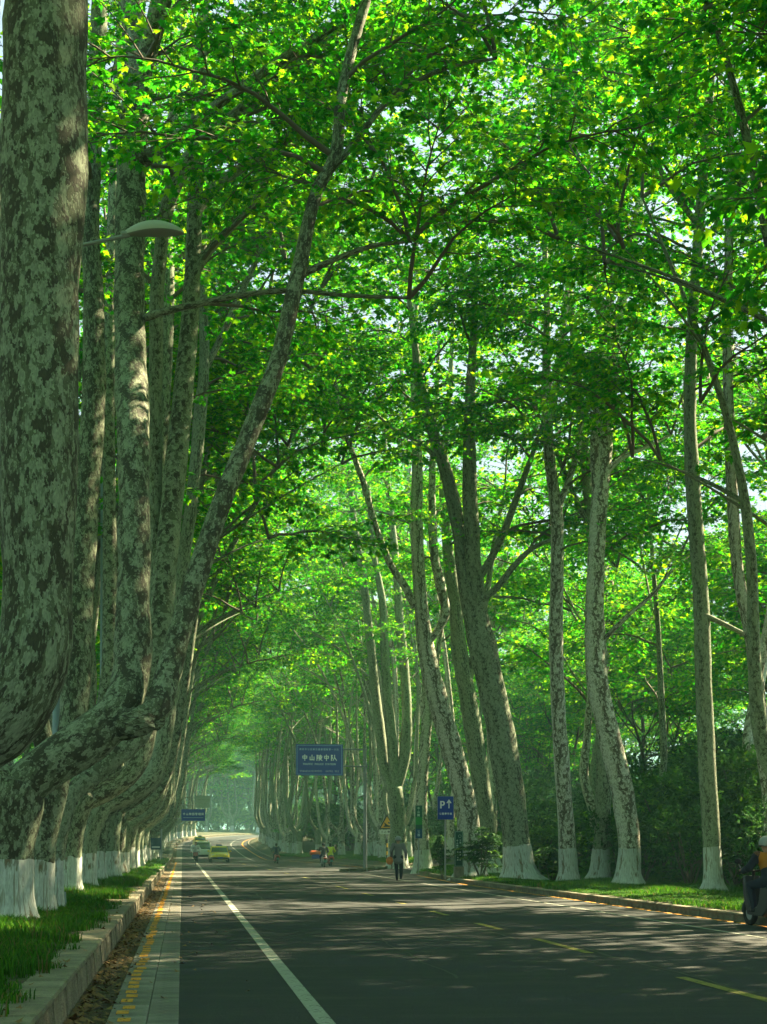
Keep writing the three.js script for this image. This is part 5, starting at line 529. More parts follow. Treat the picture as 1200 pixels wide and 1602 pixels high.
{
  const o = group('sign_pillar', [12.75, height(12.75, -69.4), -69.4]); tag(o, 'tall dark green information pillar on a pale concrete foot', 'sign'); o.position.set(11.16, height(11.16, -61.5), -61.5); o.scale.setScalar(0.84);
  mesh('foot', new THREE.BoxGeometry(0.46, 0.62, 0.34).translate(0, 0.24, 0), concreteM, o);
  const b = mesh('board', new THREE.BoxGeometry(0.42, 1.72, 0.12).translate(0, 1.41, 0), paintM(0.01, 0.07, 0.05, 0.5), o);
  const f = mesh('sign_face', new THREE.PlaneGeometry(0.4, 1.7), face(200, 850, (c) => { c.fillStyle = '#0b4a3c'; c.fillRect(0, 0, 200, 850); c.strokeStyle = '#b8dccb'; c.lineWidth = 6; c.strokeRect(10, 10, 180, 830); c.beginPath(); c.arc(120, 120, 34, 0, 6.3); c.stroke(); [...'中山陵园'].forEach((t, i) => writeCh(c, t, 34, 200 + i * 62, 50, 0, '#cfe6da', 6)); [...'公园'].forEach((t, i) => writeCh(c, t, 112, 190 + i * 62, 44, 0, '#cfe6da', 5)); c.fillStyle = '#dcebe2'; for (let k = 0; k < 4; k++) { c.fillRect(52, 490 + k * 62, 34, 30); c.fillRect(112, 490 + k * 62, 34, 30); } }), b); f.position.set(0, 1.41, 0.064);
}
{
  const o = group('street_sign', [11.75, height(11.75, -76), -76]); tag(o, 'narrow upright green street sign among the trunks', 'sign');
  mesh('post', cyl(0.03, 0.03, 3.5 - o.position.y, 0, -0.1, 0), galv, o);
  panel(o, 0.36, 1.66, [0, 2.66 - o.position.y, 0.04], face(120, 560, (c) => { c.fillStyle = '#0c5a4a'; c.fillRect(0, 0, 120, 560); c.fillStyle = '#1f8f43'; c.fillRect(0, 200, 120, 130); c.fillStyle = '#0d4a7a'; c.fillRect(0, 400, 120, 160); [...'中山陵'].forEach((t, i) => writeCh(c, t, 32, 24 + i * 58, 48, 0, '#bfe2d4', 6)); [...'公园'].forEach((t, i) => writeCh(c, t, 36, 420 + i * 60, 46, 0, '#bcd6ee', 6)); }));
}
{
  const o = group('warning_sign', [11.1, height(11.1, -83.3), -83.3]); o.position.set(12.9, height(12.9, -96.6), -96.6); tag(o, 'yellow triangular warning sign over a white plate on a striped post', 'road sign');
  const y = o.position.y, post = new THREE.Group(); post.name = 'post'; o.add(post);
  for (let i = 0; i < 7; i++) mesh('band', cyl(0.06, 0.06, 0.25, 0, -0.1 + i * 0.25, 0, 12), i % 2 ? paintM(0.7, 0.4, 0.02) : darkM, post);
  mesh('stem', cyl(0.03, 0.03, 1.5, 0, 1.6, -0.03, 10), galv, o);
  const tri = new THREE.Shape([[-0.5, 0], [0.5, 0], [0, 0.9]].map(([a, b]) => new THREE.Vector2(a, b))), tri2 = new THREE.Shape([[-0.4, 0.06], [0.4, 0.06], [0, 0.79]].map(([a, b]) => new THREE.Vector2(a, b)));
  const T = mesh('triangle', new THREE.ExtrudeGeometry(tri, { depth: 0.02, bevelEnabled: true, bevelSize: 0.03, bevelThickness: 0.006, bevelSegments: 2 }), darkM, o); T.position.set(0, 2.32, 0.02);
  const yf = mesh('sign_face', new THREE.ExtrudeGeometry(tri2, { depth: 0.006, bevelEnabled: false }), paintM(0.75, 0.36, 0.02), T); yf.position.z = 0.03;
  const hill = new THREE.Shape([[-0.25, 0.12], [0.3, 0.12], [0.3, 0.2], [0.05, 0.24], [-0.2, 0.42], [-0.14, 0.24]].map(([a, b]) => new THREE.Vector2(a, b))); const hm = mesh('pictogram', new THREE.ExtrudeGeometry(hill, { depth: 0.004, bevelEnabled: false }), darkM, T); hm.position.z = 0.037;
  const car = mesh('pictogram', box(0.2, 0.1, 0.004, 0.02, 0.4, 0).rotateZ(-0.35), darkM, T); car.position.z = 0.039;
  panel(o, 1.0, 0.26, [0, 2.12, 0.03], face(400, 104, (c) => { c.fillStyle = '#cfd6d4'; c.fillRect(0, 0, 400, 104); writeCh(c, '小心停车', 40, 18, 66, 18, '#23272b', 8); }), 'plate');
}
{
  const o = group('direction_sign', [-1.6, height(-1.6, -121), -121]); tag(o, 'small blue sign with white characters over the far left kerb', 'road sign');
  mesh('post', cyl(0.07, 0.06, 4.4 - o.position.y, 0, -0.1, 0), galv, o);
  for (const y of [4.15, 3.6]) { const a = mesh('arm', new THREE.CylinderGeometry(0.03, 0.03, 1.7, 8).rotateZ(Math.PI / 2), galv, o); a.position.set(0.8, y - o.position.y, 0); }
  panel(o, 1.86, 0.92, [2.46, 3.85 - o.position.y, 0.05], face(740, 366, (c) => { c.fillStyle = BLUE; c.fillRect(0, 0, 740, 366); writeCh(c, '中山陵园管理局', 42, 110, 84, 12, '#cfe3f4', 11); c.fillStyle = '#9fc4e8'; c.fillRect(60, 262, 620, 12); }));
}
{
  const o = group('gantry_sign', [-2.0, height(-2.0, -150), -150]); tag(o, 'grey back of a hazy overhead sign behind the small blue one', 'road sign'); const y = o.position.y;
  mesh('mast', cyl(0.1, 0.08, 6.6 - y, 0, -0.1, 0), galv, o);
  for (const q of [6.1, 5.4]) { const a = mesh('arm', new THREE.CylinderGeometry(0.04, 0.04, 3.4, 8).rotateZ(Math.PI / 2), galv, o); a.position.set(1.6, q - y, 0); }
  for (let k = 0; k < 3; k++) { const p = mesh('panel', box(1.5, 0.37, 0.04), paintM(0.42, 0.5, 0.46, 0.8), o); p.position.set(3.95, 5.3 + k * 0.4 - y, 0.02); }
}
{ // small notice board by the left kerb far ahead, and a litter bin on the right verge
  const o = group('notice_board', [-1.75, height(-1.75, -104), -104]); tag(o, 'small dark blue notice on two posts beyond the left grass', 'notice'); for (const s of [-0.28, 0.28]) mesh('post', cyl(0.03, 0.03, 1.7, s, -0.1, 0, 8), galv, o); panel(o, 0.7, 0.8, [0, 1.25, 0.04], face(140, 160, (c) => { c.fillStyle = '#123a5c'; c.fillRect(0, 0, 140, 160); c.fillStyle = '#c3d0d8'; c.fillRect(16, 116, 108, 22); }));
  const b = group('litter_bin', [kerbR(128) + 0.9, height(kerbR(128) + 0.9, -128), -128]); tag(b, 'small dark litter bin on the right verge behind the motorcyclists', 'bin'); mesh('body', new THREE.CylinderGeometry(0.26, 0.22, 0.75, 16).translate(0, 0.42, 0), paintM(0.03, 0.05, 0.06, 0.5), b); mesh('lid', new THREE.CylinderGeometry(0.1, 0.29, 0.14, 16).translate(0, 0.87, 0), darkM, b); mesh('foot', cyl(0.16, 0.16, 0.12, 0, -0.06, 0), galv, b);
}
// ---------- people: one continuous surface from jointed, tapered bones ----------
function surfaceNets(sdf, lo, hi, cell) {
  const n = [0, 1, 2].map((i) => Math.ceil((hi[i] - lo[i]) / cell) + 1), [nx, ny, nz] = n, F = new Float32Array(nx * ny * nz), id = (i, j, k) => (k * ny + j) * nx + i;
  for (let k = 0; k < nz; k++) for (let j = 0; j < ny; j++) for (let i = 0; i < nx; i++) F[id(i, j, k)] = sdf(lo[0] + i * cell, lo[1] + j * cell, lo[2] + k * cell);
  const vert = new Int32Array(nx * ny * nz).fill(-1), pos = [], idx = [];
  for (let k = 0; k < nz - 1; k++) for (let j = 0; j < ny - 1; j++) for (let i = 0; i < nx - 1; i++) {
    let c = 0, sx = 0, sy = 0, sz = 0;
    for (const [a, b] of EDGES) { const ax = a & 1, ay = (a >> 1) & 1, az = a >> 2, bx = b & 1, by = (b >> 1) & 1, bz = b >> 2, fa = F[id(i + ax, j + ay, k + az)], fb = F[id(i + bx, j + by, k + bz)]; if ((fa < 0) === (fb < 0)) continue; const t = fa / (fa - fb); sx += ax + (bx - ax) * t; sy += ay + (by - ay) * t; sz += az + (bz - az) * t; c++; }
    if (c) { vert[id(i, j, k)] = pos.length / 3; pos.push(lo[0] + (i + sx / c) * cell, lo[1] + (j + sy / c) * cell, lo[2] + (k + sz / c) * cell); }
  }
  const quad = (a, b, c, d, flip) => { if (a < 0 || b < 0 || c < 0 || d < 0) return; flip ? idx.push(a, c, b, a, d, c) : idx.push(a, b, c, a, c, d); };
  for (let k = 1; k < nz - 1; k++) for (let j = 1; j < ny - 1; j++) for (let i = 1; i < nx - 1; i++) {
    const f = F[id(i, j, k)] < 0;
    if (f !== (F[id(i + 1, j, k)] < 0)) quad(vert[id(i, j - 1, k - 1)], vert[id(i, j, k - 1)], vert[id(i, j, k)], vert[id(i, j - 1, k)], !f);
    if (f !== (F[id(i, j + 1, k)] < 0)) quad(vert[id(i - 1, j, k - 1)], vert[id(i, j, k - 1)], vert[id(i, j, k)], vert[id(i - 1, j, k)], f);
    if (f !== (F[id(i, j, k + 1)] < 0)) quad(vert[id(i - 1, j - 1, k)], vert[id(i, j - 1, k)], vert[id(i, j, k)], vert[id(i - 1, j, k)], !f);
  }
  return geo(pos, idx);
}
const EDGES = [[0, 1], [2, 3], [4, 5], [6, 7], [0, 2], [1, 3], [4, 6], [5, 7], [0, 4], [1, 5], [2, 6], [3, 7]];
function boneField(bones, grow = 0, k = 0.03) {          // bone: [a, ra, b, rb]
  const B = bones.map(([a, ra, b, rb]) => { const d = [b[0] - a[0], b[1] - a[1], b[2] - a[2]]; return { a, d, l: d[0] * d[0] + d[1] * d[1] + d[2] * d[2] || 1e-9, ra: ra + grow, rb: rb + grow }; });
  return (x, y, z) => { let m = 1e9; for (const b of B) { const px = x - b.a[0], py = y - b.a[1], pz = z - b.a[2], t = clamp((px * b.d[0] + py * b.d[1] + pz * b.d[2]) / b.l, 0, 1), q = Math.hypot(px - b.d[0] * t, py - b.d[1] * t, pz - b.d[2] * t) - lerp(b.ra, b.rb, t); const h = clamp(0.5 + 0.5 * (m - q) / k, 0, 1); m = lerp(m, q, h) - k * h * (1 - h); } return m; };
}
function boneMesh(bones, grow = 0, cell = 0.016, k = 0.03) { const lo = [1e9, 1e9, 1e9], hi = [-1e9, -1e9, -1e9]; for (const [a, ra, b, rb] of bones) for (const [p, r] of [[a, ra], [b, rb]]) for (let i = 0; i < 3; i++) { lo[i] = Math.min(lo[i], p[i] - r - grow - 0.04); hi[i] = Math.max(hi[i], p[i] + r + grow + 0.04); } return surfaceNets(boneField(bones, grow, k), lo, hi, cell); }
// joints face -z; J: pelvis, chest, neck, head, and [shoulder, elbow, wrist] / [hip, knee, ankle] for each side (left -x, right +x)
function handBones(w, dir, curl) { // palm, four fingers and a thumb
  const d = V(...dir).normalize(), s = Math.abs(d.y) > 0.8 ? V(0, 0, 1) : V(0, 1, 0).cross(d).normalize(), n = d.clone().cross(s), P = (a, b, c) => V(...w).addScaledVector(d, a).addScaledVector(s, b).addScaledVector(n, c).toArray(), out = [[P(0, 0, 0), 0.024, P(0.085, 0, 0.004), 0.034]];
  [[-0.03, 0.06], [-0.01, 0.075], [0.01, 0.07], [0.03, 0.055]].forEach(([o, l]) => { out.push([P(0.085, o, 0), 0.01, P(0.085 + l * 0.5, o, curl * 0.022), 0.009], [P(0.085 + l * 0.5, o, curl * 0.022), 0.009, P(0.085 + l * (1 - curl * 0.4), o, curl * 0.06), 0.008]); });
  out.push([P(0.03, -0.03, 0.005), 0.013, P(0.065, -0.06, 0.02), 0.011], [P(0.065, -0.06, 0.02), 0.011, P(0.09, -0.062, 0.035), 0.009]); return out;
}
const skinM = paintM(0.36, 0.2, 0.13, 0.6);
function person(label, pos, turn, J, wear) {
  const o = group('person', pos, turn); tag(o, label, 'person');
  const core = [[J.pelvis, 0.125, J.waist, 0.12], [J.waist, 0.12, J.chest, 0.135], [[J.pelvis[0] - 0.07, J.pelvis[1], J.pelvis[2]], 0.11, [J.pelvis[0] + 0.07, J.pelvis[1], J.pelvis[2]], 0.11], [J.armL[0], 0.065, J.chest, 0.11], [J.armR[0], 0.065, J.chest, 0.11]];
  const arm = (a) => [[a[0], 0.06, a[1], 0.045], [a[1], 0.044, a[2], 0.03]], leg = (l) => [[l[0], 0.095, l[1], 0.062], [l[1], 0.062, l[2], 0.042]];
  const foot = (l) => [[l[2], 0.04, [l[2][0], l[2][1] - 0.045, l[2][2] - 0.03], 0.04], [[l[2][0], l[2][1] - 0.05, l[2][2] + 0.03], 0.036, [l[2][0], l[2][1] - 0.058, l[2][2] - 0.16], 0.03]];
  const h = J.head, f = J.face ?? [0, 0, -1], F = (a, b, c) => [h[0] + f[0] * a - f[2] * b, h[1] + c, h[2] + f[2] * a + f[0] * b];
  const headB = [[[h[0], h[1] + 0.025, h[2]], 0.092, F(0.025, 0, -0.05), 0.068], [F(0.085, 0, 0.005), 0.014, F(0.1, 0, -0.025), 0.017], [F(0, 0.083, -0.005), 0.016, F(-0.01, 0.085, -0.03), 0.012], [F(0, -0.083, -0.005), 0.016, F(-0.01, -0.085, -0.03), 0.012], [F(0.045, 0, -0.095), 0.03, F(0.06, 0, -0.085), 0.022], [J.neck, 0.055, [h[0], h[1] - 0.07, h[2]], 0.05], [J.chest, 0.09, J.neck, 0.055]];
  const parts = [boneMesh([...core, ...arm(J.armL), ...arm(J.armR), ...leg(J.legL), ...leg(J.legR)], 0, 0.02), boneMesh(headB, 0, 0.009, 0.02)];
  for (const a of [J.armL, J.armR]) parts.push(boneMesh(handBones(a[2], [a[2][0] - a[1][0], a[2][1] - a[1][1], a[2][2] - a[1][2]], wear.grip ?? 0.4), 0, 0.0065, 0.006));
  mesh('body', mergeGeometries(parts), skinM, o);
  mesh('trousers', boneMesh([...leg(J.legL), ...leg(J.legR), core[0], core[2]], 0.014, 0.016), wear.trousers, o);
  mesh('jacket', boneMesh([[J.hem ?? J.pelvis, 0.13, J.waist, 0.12], core[1], core[3], core[4], ...arm(J.armL), ...arm(J.armR), [[(J.hem ?? J.pelvis)[0] - 0.07, (J.hem ?? J.pelvis)[1], (J.hem ?? J.pelvis)[2]], 0.11, [(J.hem ?? J.pelvis)[0] + 0.07, (J.hem ?? J.pelvis)[1], (J.hem ?? J.pelvis)[2]], 0.11]], 0.026, 0.016), wear.jacket, o);
  if (wear.vest) mesh('vest', boneMesh([[J.waist.map((v, i) => lerp(v, J.chest[i], 0.45)), 0.122, J.chest, 0.135], [J.armL[0], 0.062, J.chest, 0.11], [J.armR[0], 0.062, J.chest, 0.11]], 0.034, 0.016), wear.vest, o);
  for (const l of [J.legL, J.legR]) mesh('shoe', boneMesh(foot(l), 0.006, 0.012), darkM, o);
  for (const s of [-1, 1]) mesh('eye', new THREE.SphereGeometry(0.012, 8, 6).translate(...F(0.083, s * 0.032, 0.018)), darkM, o);
  mesh('mouth', new THREE.SphereGeometry(0.014, 8, 6).scale(1.3, 0.5, 0.8).translate(...F(0.084, 0, -0.055)), paintM(0.28, 0.1, 0.08), o);
  if (wear.helmet) { const g = new THREE.SphereGeometry(0.142, 24, 14, 0, Math.PI * 2, 0, Math.PI * 0.6); g.scale(0.95, 1, 1.1); g.translate(h[0] - f[0] * 0.012, h[1] + 0.03, h[2] - f[2] * 0.012); mesh('helmet', g, wear.helmet, o); mesh('helmet_rim', new THREE.TorusGeometry(0.132, 0.012, 8, 28).rotateX(Math.PI / 2).scale(0.95, 1, 1.1).translate(h[0], h[1] - 0.012, h[2]), darkM, o); }
  else mesh('hair', boneMesh([[[h[0] - f[0] * 0.02, h[1] + 0.045, h[2] - f[2] * 0.02], 0.095, [h[0] - f[0] * 0.035, h[1] - 0.02, h[2] - f[2] * 0.035], 0.085]], 0.004, 0.012), wear.hair ?? darkM, o);
  return o;
}
const cloth = (r, g, b) => new THREE.MeshStandardMaterial({ color: lin(r, g, b), roughness: 0.9 });
{ // the walker crossing toward the side road
  const x = 8.66, d = 61.4;
  const p = person('pedestrian in grey jacket and dark trousers walking away with an orange bag', [x, prof(d) + 0.098, -d], -0.08, {
    pelvis: [0, 0.9, 0], waist: [0, 1.08, -0.01], chest: [0, 1.3, -0.02], neck: [0, 1.47, -0.03], head: [0, 1.6, -0.05], hem: [0, 0.78, 0.01],
    armL: [[-0.19, 1.4, -0.02], [-0.28, 1.14, 0.05], [-0.25, 0.93, -0.06]], armR: [[0.19, 1.4, -0.02], [0.3, 1.14, 0.02], [0.31, 0.9, -0.02]],
    legL: [[-0.09, 0.9, 0], [-0.07, 0.49, -0.08], [-0.05, 0.05, 0.06]], legR: [[0.09, 0.9, 0], [0.13, 0.5, -0.16], [0.13, 0.12, -0.34]] }, { trousers: cloth(0.018, 0.022, 0.03), jacket: cloth(0.17, 0.17, 0.18), helmet: paintM(0.24, 0.26, 0.28, 0.3), grip: 0.6 });
  const b = group('shoulder_bag', [x - 0.36, prof(d) + 0.86, -d + 0.06], 0.1); tag(b, 'orange bag hanging at the pedestrian left hip', 'bag');
  mesh('pouch', new THREE.SphereGeometry(0.17, 18, 14).scale(0.8, 0.95, 1.1), cloth(0.62, 0.2, 0.03), b); mesh('flap', new THREE.SphereGeometry(0.172, 18, 8, 0, 6.3, 0, 1.1).scale(0.84, 1, 1.12), cloth(0.5, 0.14, 0.02), b); mesh('strap', tube([[0.02, 0.14, 0], [0.08, 0.35, 0.05], [0.2, 0.6, 0.1]], 0.014, 6, 10), darkM, b);
}
const ride = (lean = 0.08) => ({ pelvis: [0, 0.8, 0.12], waist: [0, 0.98, 0.1], chest: [0, 1.18, 0.1 - lean], neck: [0, 1.34, 0.08 - lean], head: [0, 1.48, 0.05 - lean], armL: [[-0.19, 1.28, 0.08 - lean], [-0.33, 1.06, -0.06], [-0.3, 1.0, -0.32]], armR: [[0.19, 1.28, 0.08 - lean], [0.33, 1.06, -0.06], [0.3, 1.0, -0.32]], legL: [[-0.1, 0.8, 0.1], [-0.17, 0.74, -0.3], [-0.14, 0.33, -0.22]], legR: [[0.1, 0.8, 0.1], [0.17, 0.74, -0.3], [0.14, 0.33, -0.22]] });
function scooter(label, pos, turn, bodyM, { box: rack } = {}) {     // faces -z, about 1.75 m long
  const o = group('scooter', pos, turn); tag(o, label, 'scooter');
  for (const z of [-0.62, 0.6]) { const w = new THREE.Group(); w.name = 'wheel'; w.position.set(0, 0.235, z); o.add(w); mesh('tyre', new THREE.TorusGeometry(0.18, 0.055, 12, 26).rotateY(Math.PI / 2), rubber, w); mesh('rim', new THREE.CylinderGeometry(0.14, 0.14, 0.05, 18).rotateZ(Math.PI / 2), galv, w); }
  const side = new THREE.Shape([[0.82, 0.42], [0.78, 0.62], [0.5, 0.72], [0.05, 0.7], [-0.02, 0.42], [-0.1, 0.34], [-0.38, 0.34], [-0.5, 0.6], [-0.56, 0.9], [-0.62, 0.9], [-0.6, 0.6], [-0.45, 0.24], [0.1, 0.22], [0.3, 0.36], [0.6, 0.5]].map(([z, y]) => new THREE.Vector2(-z, y)));
  mesh('fairing', new THREE.ExtrudeGeometry(side, { depth: 0.22, bevelEnabled: true, bevelSize: 0.03, bevelThickness: 0.05, bevelSegments: 3 }).translate(0, 0, -0.11).rotateY(Math.PI / 2), bodyM, o);
  mesh('seat', new THREE.CapsuleGeometry(0.13, 0.5, 6, 14).rotateX(Math.PI / 2).scale(1, 0.5, 1).translate(0, 0.75, 0.36), darkM, o);
  mesh('rear_fender', box(0.16, 0.3, 0.03, 0, 0.42, 0.86).rotateX(-0.06), darkM, o); mesh('number_plate', box(0.2, 0.13, 0.012, 0, 0.4, 0.9), paintM(0.03, 0.25, 0.22, 0.5), o);
  mesh('tail_light', new THREE.CapsuleGeometry(0.035, 0.16, 6, 12).rotateZ(Math.PI / 2).translate(0, 0.62, 0.82), paintM(0.5, 0.02, 0.015, 0.25), o);
  for (const s of [-1, 1]) { mesh('indicator', new THREE.SphereGeometry(0.035, 10, 8).translate(s * 0.17, 0.58, 0.8), paintM(0.7, 0.25, 0.02, 0.3), o); mesh('mirror', new THREE.SphereGeometry(0.06, 12, 8).scale(1.2, 0.8, 0.3).translate(s * 0.36, 1.2, -0.42), darkM, o); mesh('mirror_stalk', tube([[s * 0.26, 1.0, -0.42], [s * 0.32, 1.1, -0.43], [s * 0.36, 1.18, -0.42]], 0.008, 6, 8), chrome, o); mesh('shock', tube([[s * 0.1, 0.3, 0.6], [s * 0.1, 0.6, 0.5]], 0.022, 8, 4), galv, o); }
  mesh('handlebar', tube([[-0.36, 1.0, -0.34], [-0.2, 1.03, -0.44], [0, 1.02, -0.5], [0.2, 1.03, -0.44], [0.36, 1.0, -0.34]], 0.018, 8, 20), darkM, o); mesh('steering_column', tube([[0, 1.02, -0.5], [0, 0.6, -0.56], [0, 0.26, -0.63]], 0.03, 8, 8), darkM, o);
  mesh('headlight', new THREE.SphereGeometry(0.085, 14, 10).scale(1, 0.9, 0.6).translate(0, 0.86, -0.6), paintM(0.6, 0.62, 0.6, 0.15), o); mesh('front_fender', new THREE.TorusGeometry(0.25, 0.05, 8, 14, Math.PI * 0.8).rotateY(Math.PI / 2).translate(0, 0.235, -0.62), bodyM, o);
  if (rack) { mesh('rear_box', new THREE.BoxGeometry(0.44, 0.34, 0.4).translate(0, 0.98, 0.78), rack, o); mesh('rack', box(0.3, 0.03, 0.4, 0, 0.795, 0.76), galv, o); }
  return o;
}
const dark = paintM(0.02, 0.024, 0.03, 0.35), red = paintM(0.3, 0.02, 0.02, 0.35), silver = paintM(0.35, 0.37, 0.38, 0.3, 0.4);
const denim = cloth(0.02, 0.03, 0.06), navy = cloth(0.02, 0.026, 0.045);
// near right edge
scooter('dark scooter with red tail light at the right picture edge', [10.6, 0.0, -26.9], 0.12, dark);
person('rider in dark clothes, orange vest and grey helmet at the right picture edge', [10.6, 0.02, -26.9], 0.12, ride(), { trousers: navy, jacket: cloth(0.02, 0.026, 0.04), helmet: paintM(0.3, 0.33, 0.33, 0.35), grip: 0.9, vest: cloth(0.42, 0.17, 0.015) });
// pair riding away beyond the pedestrian
scooter('dark scooter ridden by the rider in dark jacket, beside the yellow-vested one', [9.5, 0, -103.7], 0.05, silver);
person('scooter rider in dark jacket beside the yellow-vested rider', [9.5, 0.02, -103.7], 0.05, ride(0.02), { trousers: navy, jacket: cloth(0.05, 0.05, 0.07), helmet: dark, grip: 0.9 });
{ const b = group('cargo_bag', [8.93, 0.62, -103.6]); tag(b, 'orange and blue cargo bag slung out left of the dark-jacketed rider', 'bag'); mesh('upper', new THREE.CapsuleGeometry(0.16, 0.44, 8, 16).rotateZ(Math.PI / 2).translate(0, 0.34, 0), cloth(0.65, 0.12, 0.03), b); mesh('lower', new THREE.BoxGeometry(0.5, 0.28, 0.3).translate(0.03, 0.1, 0), cloth(0.03, 0.06, 0.3), b); mesh('strut', tube([[0.2, 0.16, 0], [0.42, 0.2, 0.02], [0.52, 0.2, 0.05]], 0.015, 6, 6), galv, b); }
scooter('red scooter of the rider in the yellow vest', [10.35, 0, -107.6], 0.0, red);
person('scooter rider in bright yellow vest riding away', [10.35, 0.02, -107.6], 0, ride(0.1), { trousers: navy, jacket: cloth(0.62, 0.68, 0.02), hair: darkM, grip: 0.9 });
scooter('distant red scooter ahead of the yellow-vested rider', [7.53, prof(124), -124], 0.1, red);
person('distant rider in dark blue on the red scooter far ahead', [7.53, prof(124) + 0.02, -124], 0.1, ride(0.05), { trousers: darkM, jacket: cloth(0.02, 0.035, 0.06), hair: darkM, grip: 0.9 });
{ // cyclist coming toward the camera on the left edge line
  const x = 0.97, d = 112.8, o = group('bicycle', [x, prof(d), -d], Math.PI); tag(o, 'bicycle with a pinkish front basket coming along the left edge line', 'bicycle');
  for (const z of [-0.53, 0.53]) { const w = new THREE.Group(); w.name = 'wheel'; w.position.set(0, 0.34, z); o.add(w); mesh('tyre', new THREE.TorusGeometry(0.32, 0.02, 8, 36).rotateY(Math.PI / 2), rubber, w); mesh('hub', new THREE.CylinderGeometry(0.025, 0.025, 0.08, 10).rotateZ(Math.PI / 2), chrome, w); for (let k = 0; k < 9; k++) mesh('spoke', new THREE.CylinderGeometry(0.002, 0.002, 0.62, 4).rotateX(k * Math.PI / 9), chrome, w); }
  const fr = paintM(0.25, 0.03, 0.05, 0.4); for (const [a, b] of [[[0, 0.34, 0.53], [0, 0.36, 0.08]], [[0, 0.36, 0.08], [0, 0.82, 0.2]], [[0, 0.34, 0.53], [0, 0.76, 0.18]], [[0, 0.36, 0.08], [0, 0.78, -0.38]], [[0, 0.7, 0.16], [0, 0.8, -0.38]], [[0, 0.34, -0.53], [0, 0.98, -0.36]]]) mesh('frame_tube', tube([a, a.map((v, i) => (v + b[i]) / 2), b], 0.016, 8, 6), fr, o);
  mesh('saddle', new THREE.CapsuleGeometry(0.07, 0.14, 6, 10).rotateX(Math.PI / 2).scale(1.1, 0.5, 1).translate(0, 0.85, 0.2), darkM, o); mesh('handlebar', tube([[-0.3, 1.0, -0.2], [-0.2, 1.04, -0.34], [0, 1.0, -0.37], [0.2, 1.04, -0.34], [0.3, 1.0, -0.2]], 0.013, 8, 18), chrome, o); mesh('basket', new THREE.BoxGeometry(0.32, 0.25, 0.24).translate(0, 0.84, -0.56), cloth(0.45, 0.16, 0.17), o); mesh('crank', tube([[-0.1, 0.2, 0.08], [0, 0.36, 0.08], [0.1, 0.52, 0.08]], 0.012, 6, 6), chrome, o);
  person('cyclist in white shirt and dark trousers riding toward the camera', [x, prof(d), -d], Math.PI, { pelvis: [0, 0.94, 0.18], waist: [0, 1.12, 0.14], chest: [0, 1.32, 0.08], neck: [0, 1.47, 0.04], head: [0, 1.61, 0.0], armL: [[-0.19, 1.42, 0.06], [-0.33, 1.2, -0.04], [-0.29, 1.03, -0.2]], armR: [[0.19, 1.42, 0.06], [0.33, 1.2, -0.04], [0.29, 1.03, -0.2]], legL: [[-0.09, 0.92, 0.15], [-0.13, 0.72, -0.26], [-0.11, 0.28, -0.02]], legR: [[0.09, 0.92, 0.15], [0.13, 0.88, -0.26], [0.11, 0.58, 0.05]] }, { trousers: navy, jacket: cloth(0.62, 0.64, 0.66), hair: darkM, grip: 0.9 });
}
// ---------- cars: lofted body, front toward +z ----------
function loft(st, n = 20) { // stations: [z, halfWidth, yLow, yHigh, squareness]
  const pos = [], idx = []; st.forEach(([z, w, a, b, e], i) => { for (let k = 0; k <= n; k++) { const t = k / n * Math.PI * 2, c = Math.cos(t), s = Math.sin(t), q = e ?? 4, f = Math.pow(Math.abs(c) ** q + Math.abs(s) ** q, -1 / q); pos.push(c * f * w, (a + b) / 2 + s * f * (b - a) / 2, z); } if (i) for (let k = 0; k < n; k++) { const p = (i - 1) * (n + 1) + k, r = p + n + 1; idx.push(p, p + 1, r, p + 1, r + 1, r); } });
  for (const i of [0, st.length - 1]) { const c = pos.length / 3, [z, , a, b] = st[i]; pos.push(0, (a + b) / 2, z); for (let k = 0; k < n; k++) { const p = i * (n + 1) + k; i ? idx.push(p, p + 1, c) : idx.push(p + 1, p, c); } }
  return geo(pos, idx);
}
function wheels(o, w, zs, r) { for (const z of zs) for (const s of [-1, 1]) { const k = new THREE.Group(); k.name = 'wheel'; k.position.set(s * w, r, z); o.add(k); mesh('tyre', new THREE.TorusGeometry(r - 0.075, 0.08, 10, 26).rotateY(Math.PI / 2), rubber, k); mesh('rim', new THREE.CylinderGeometry(r - 0.1, r - 0.1, 0.14, 20).rotateZ(Math.PI / 2), silver, k); } }
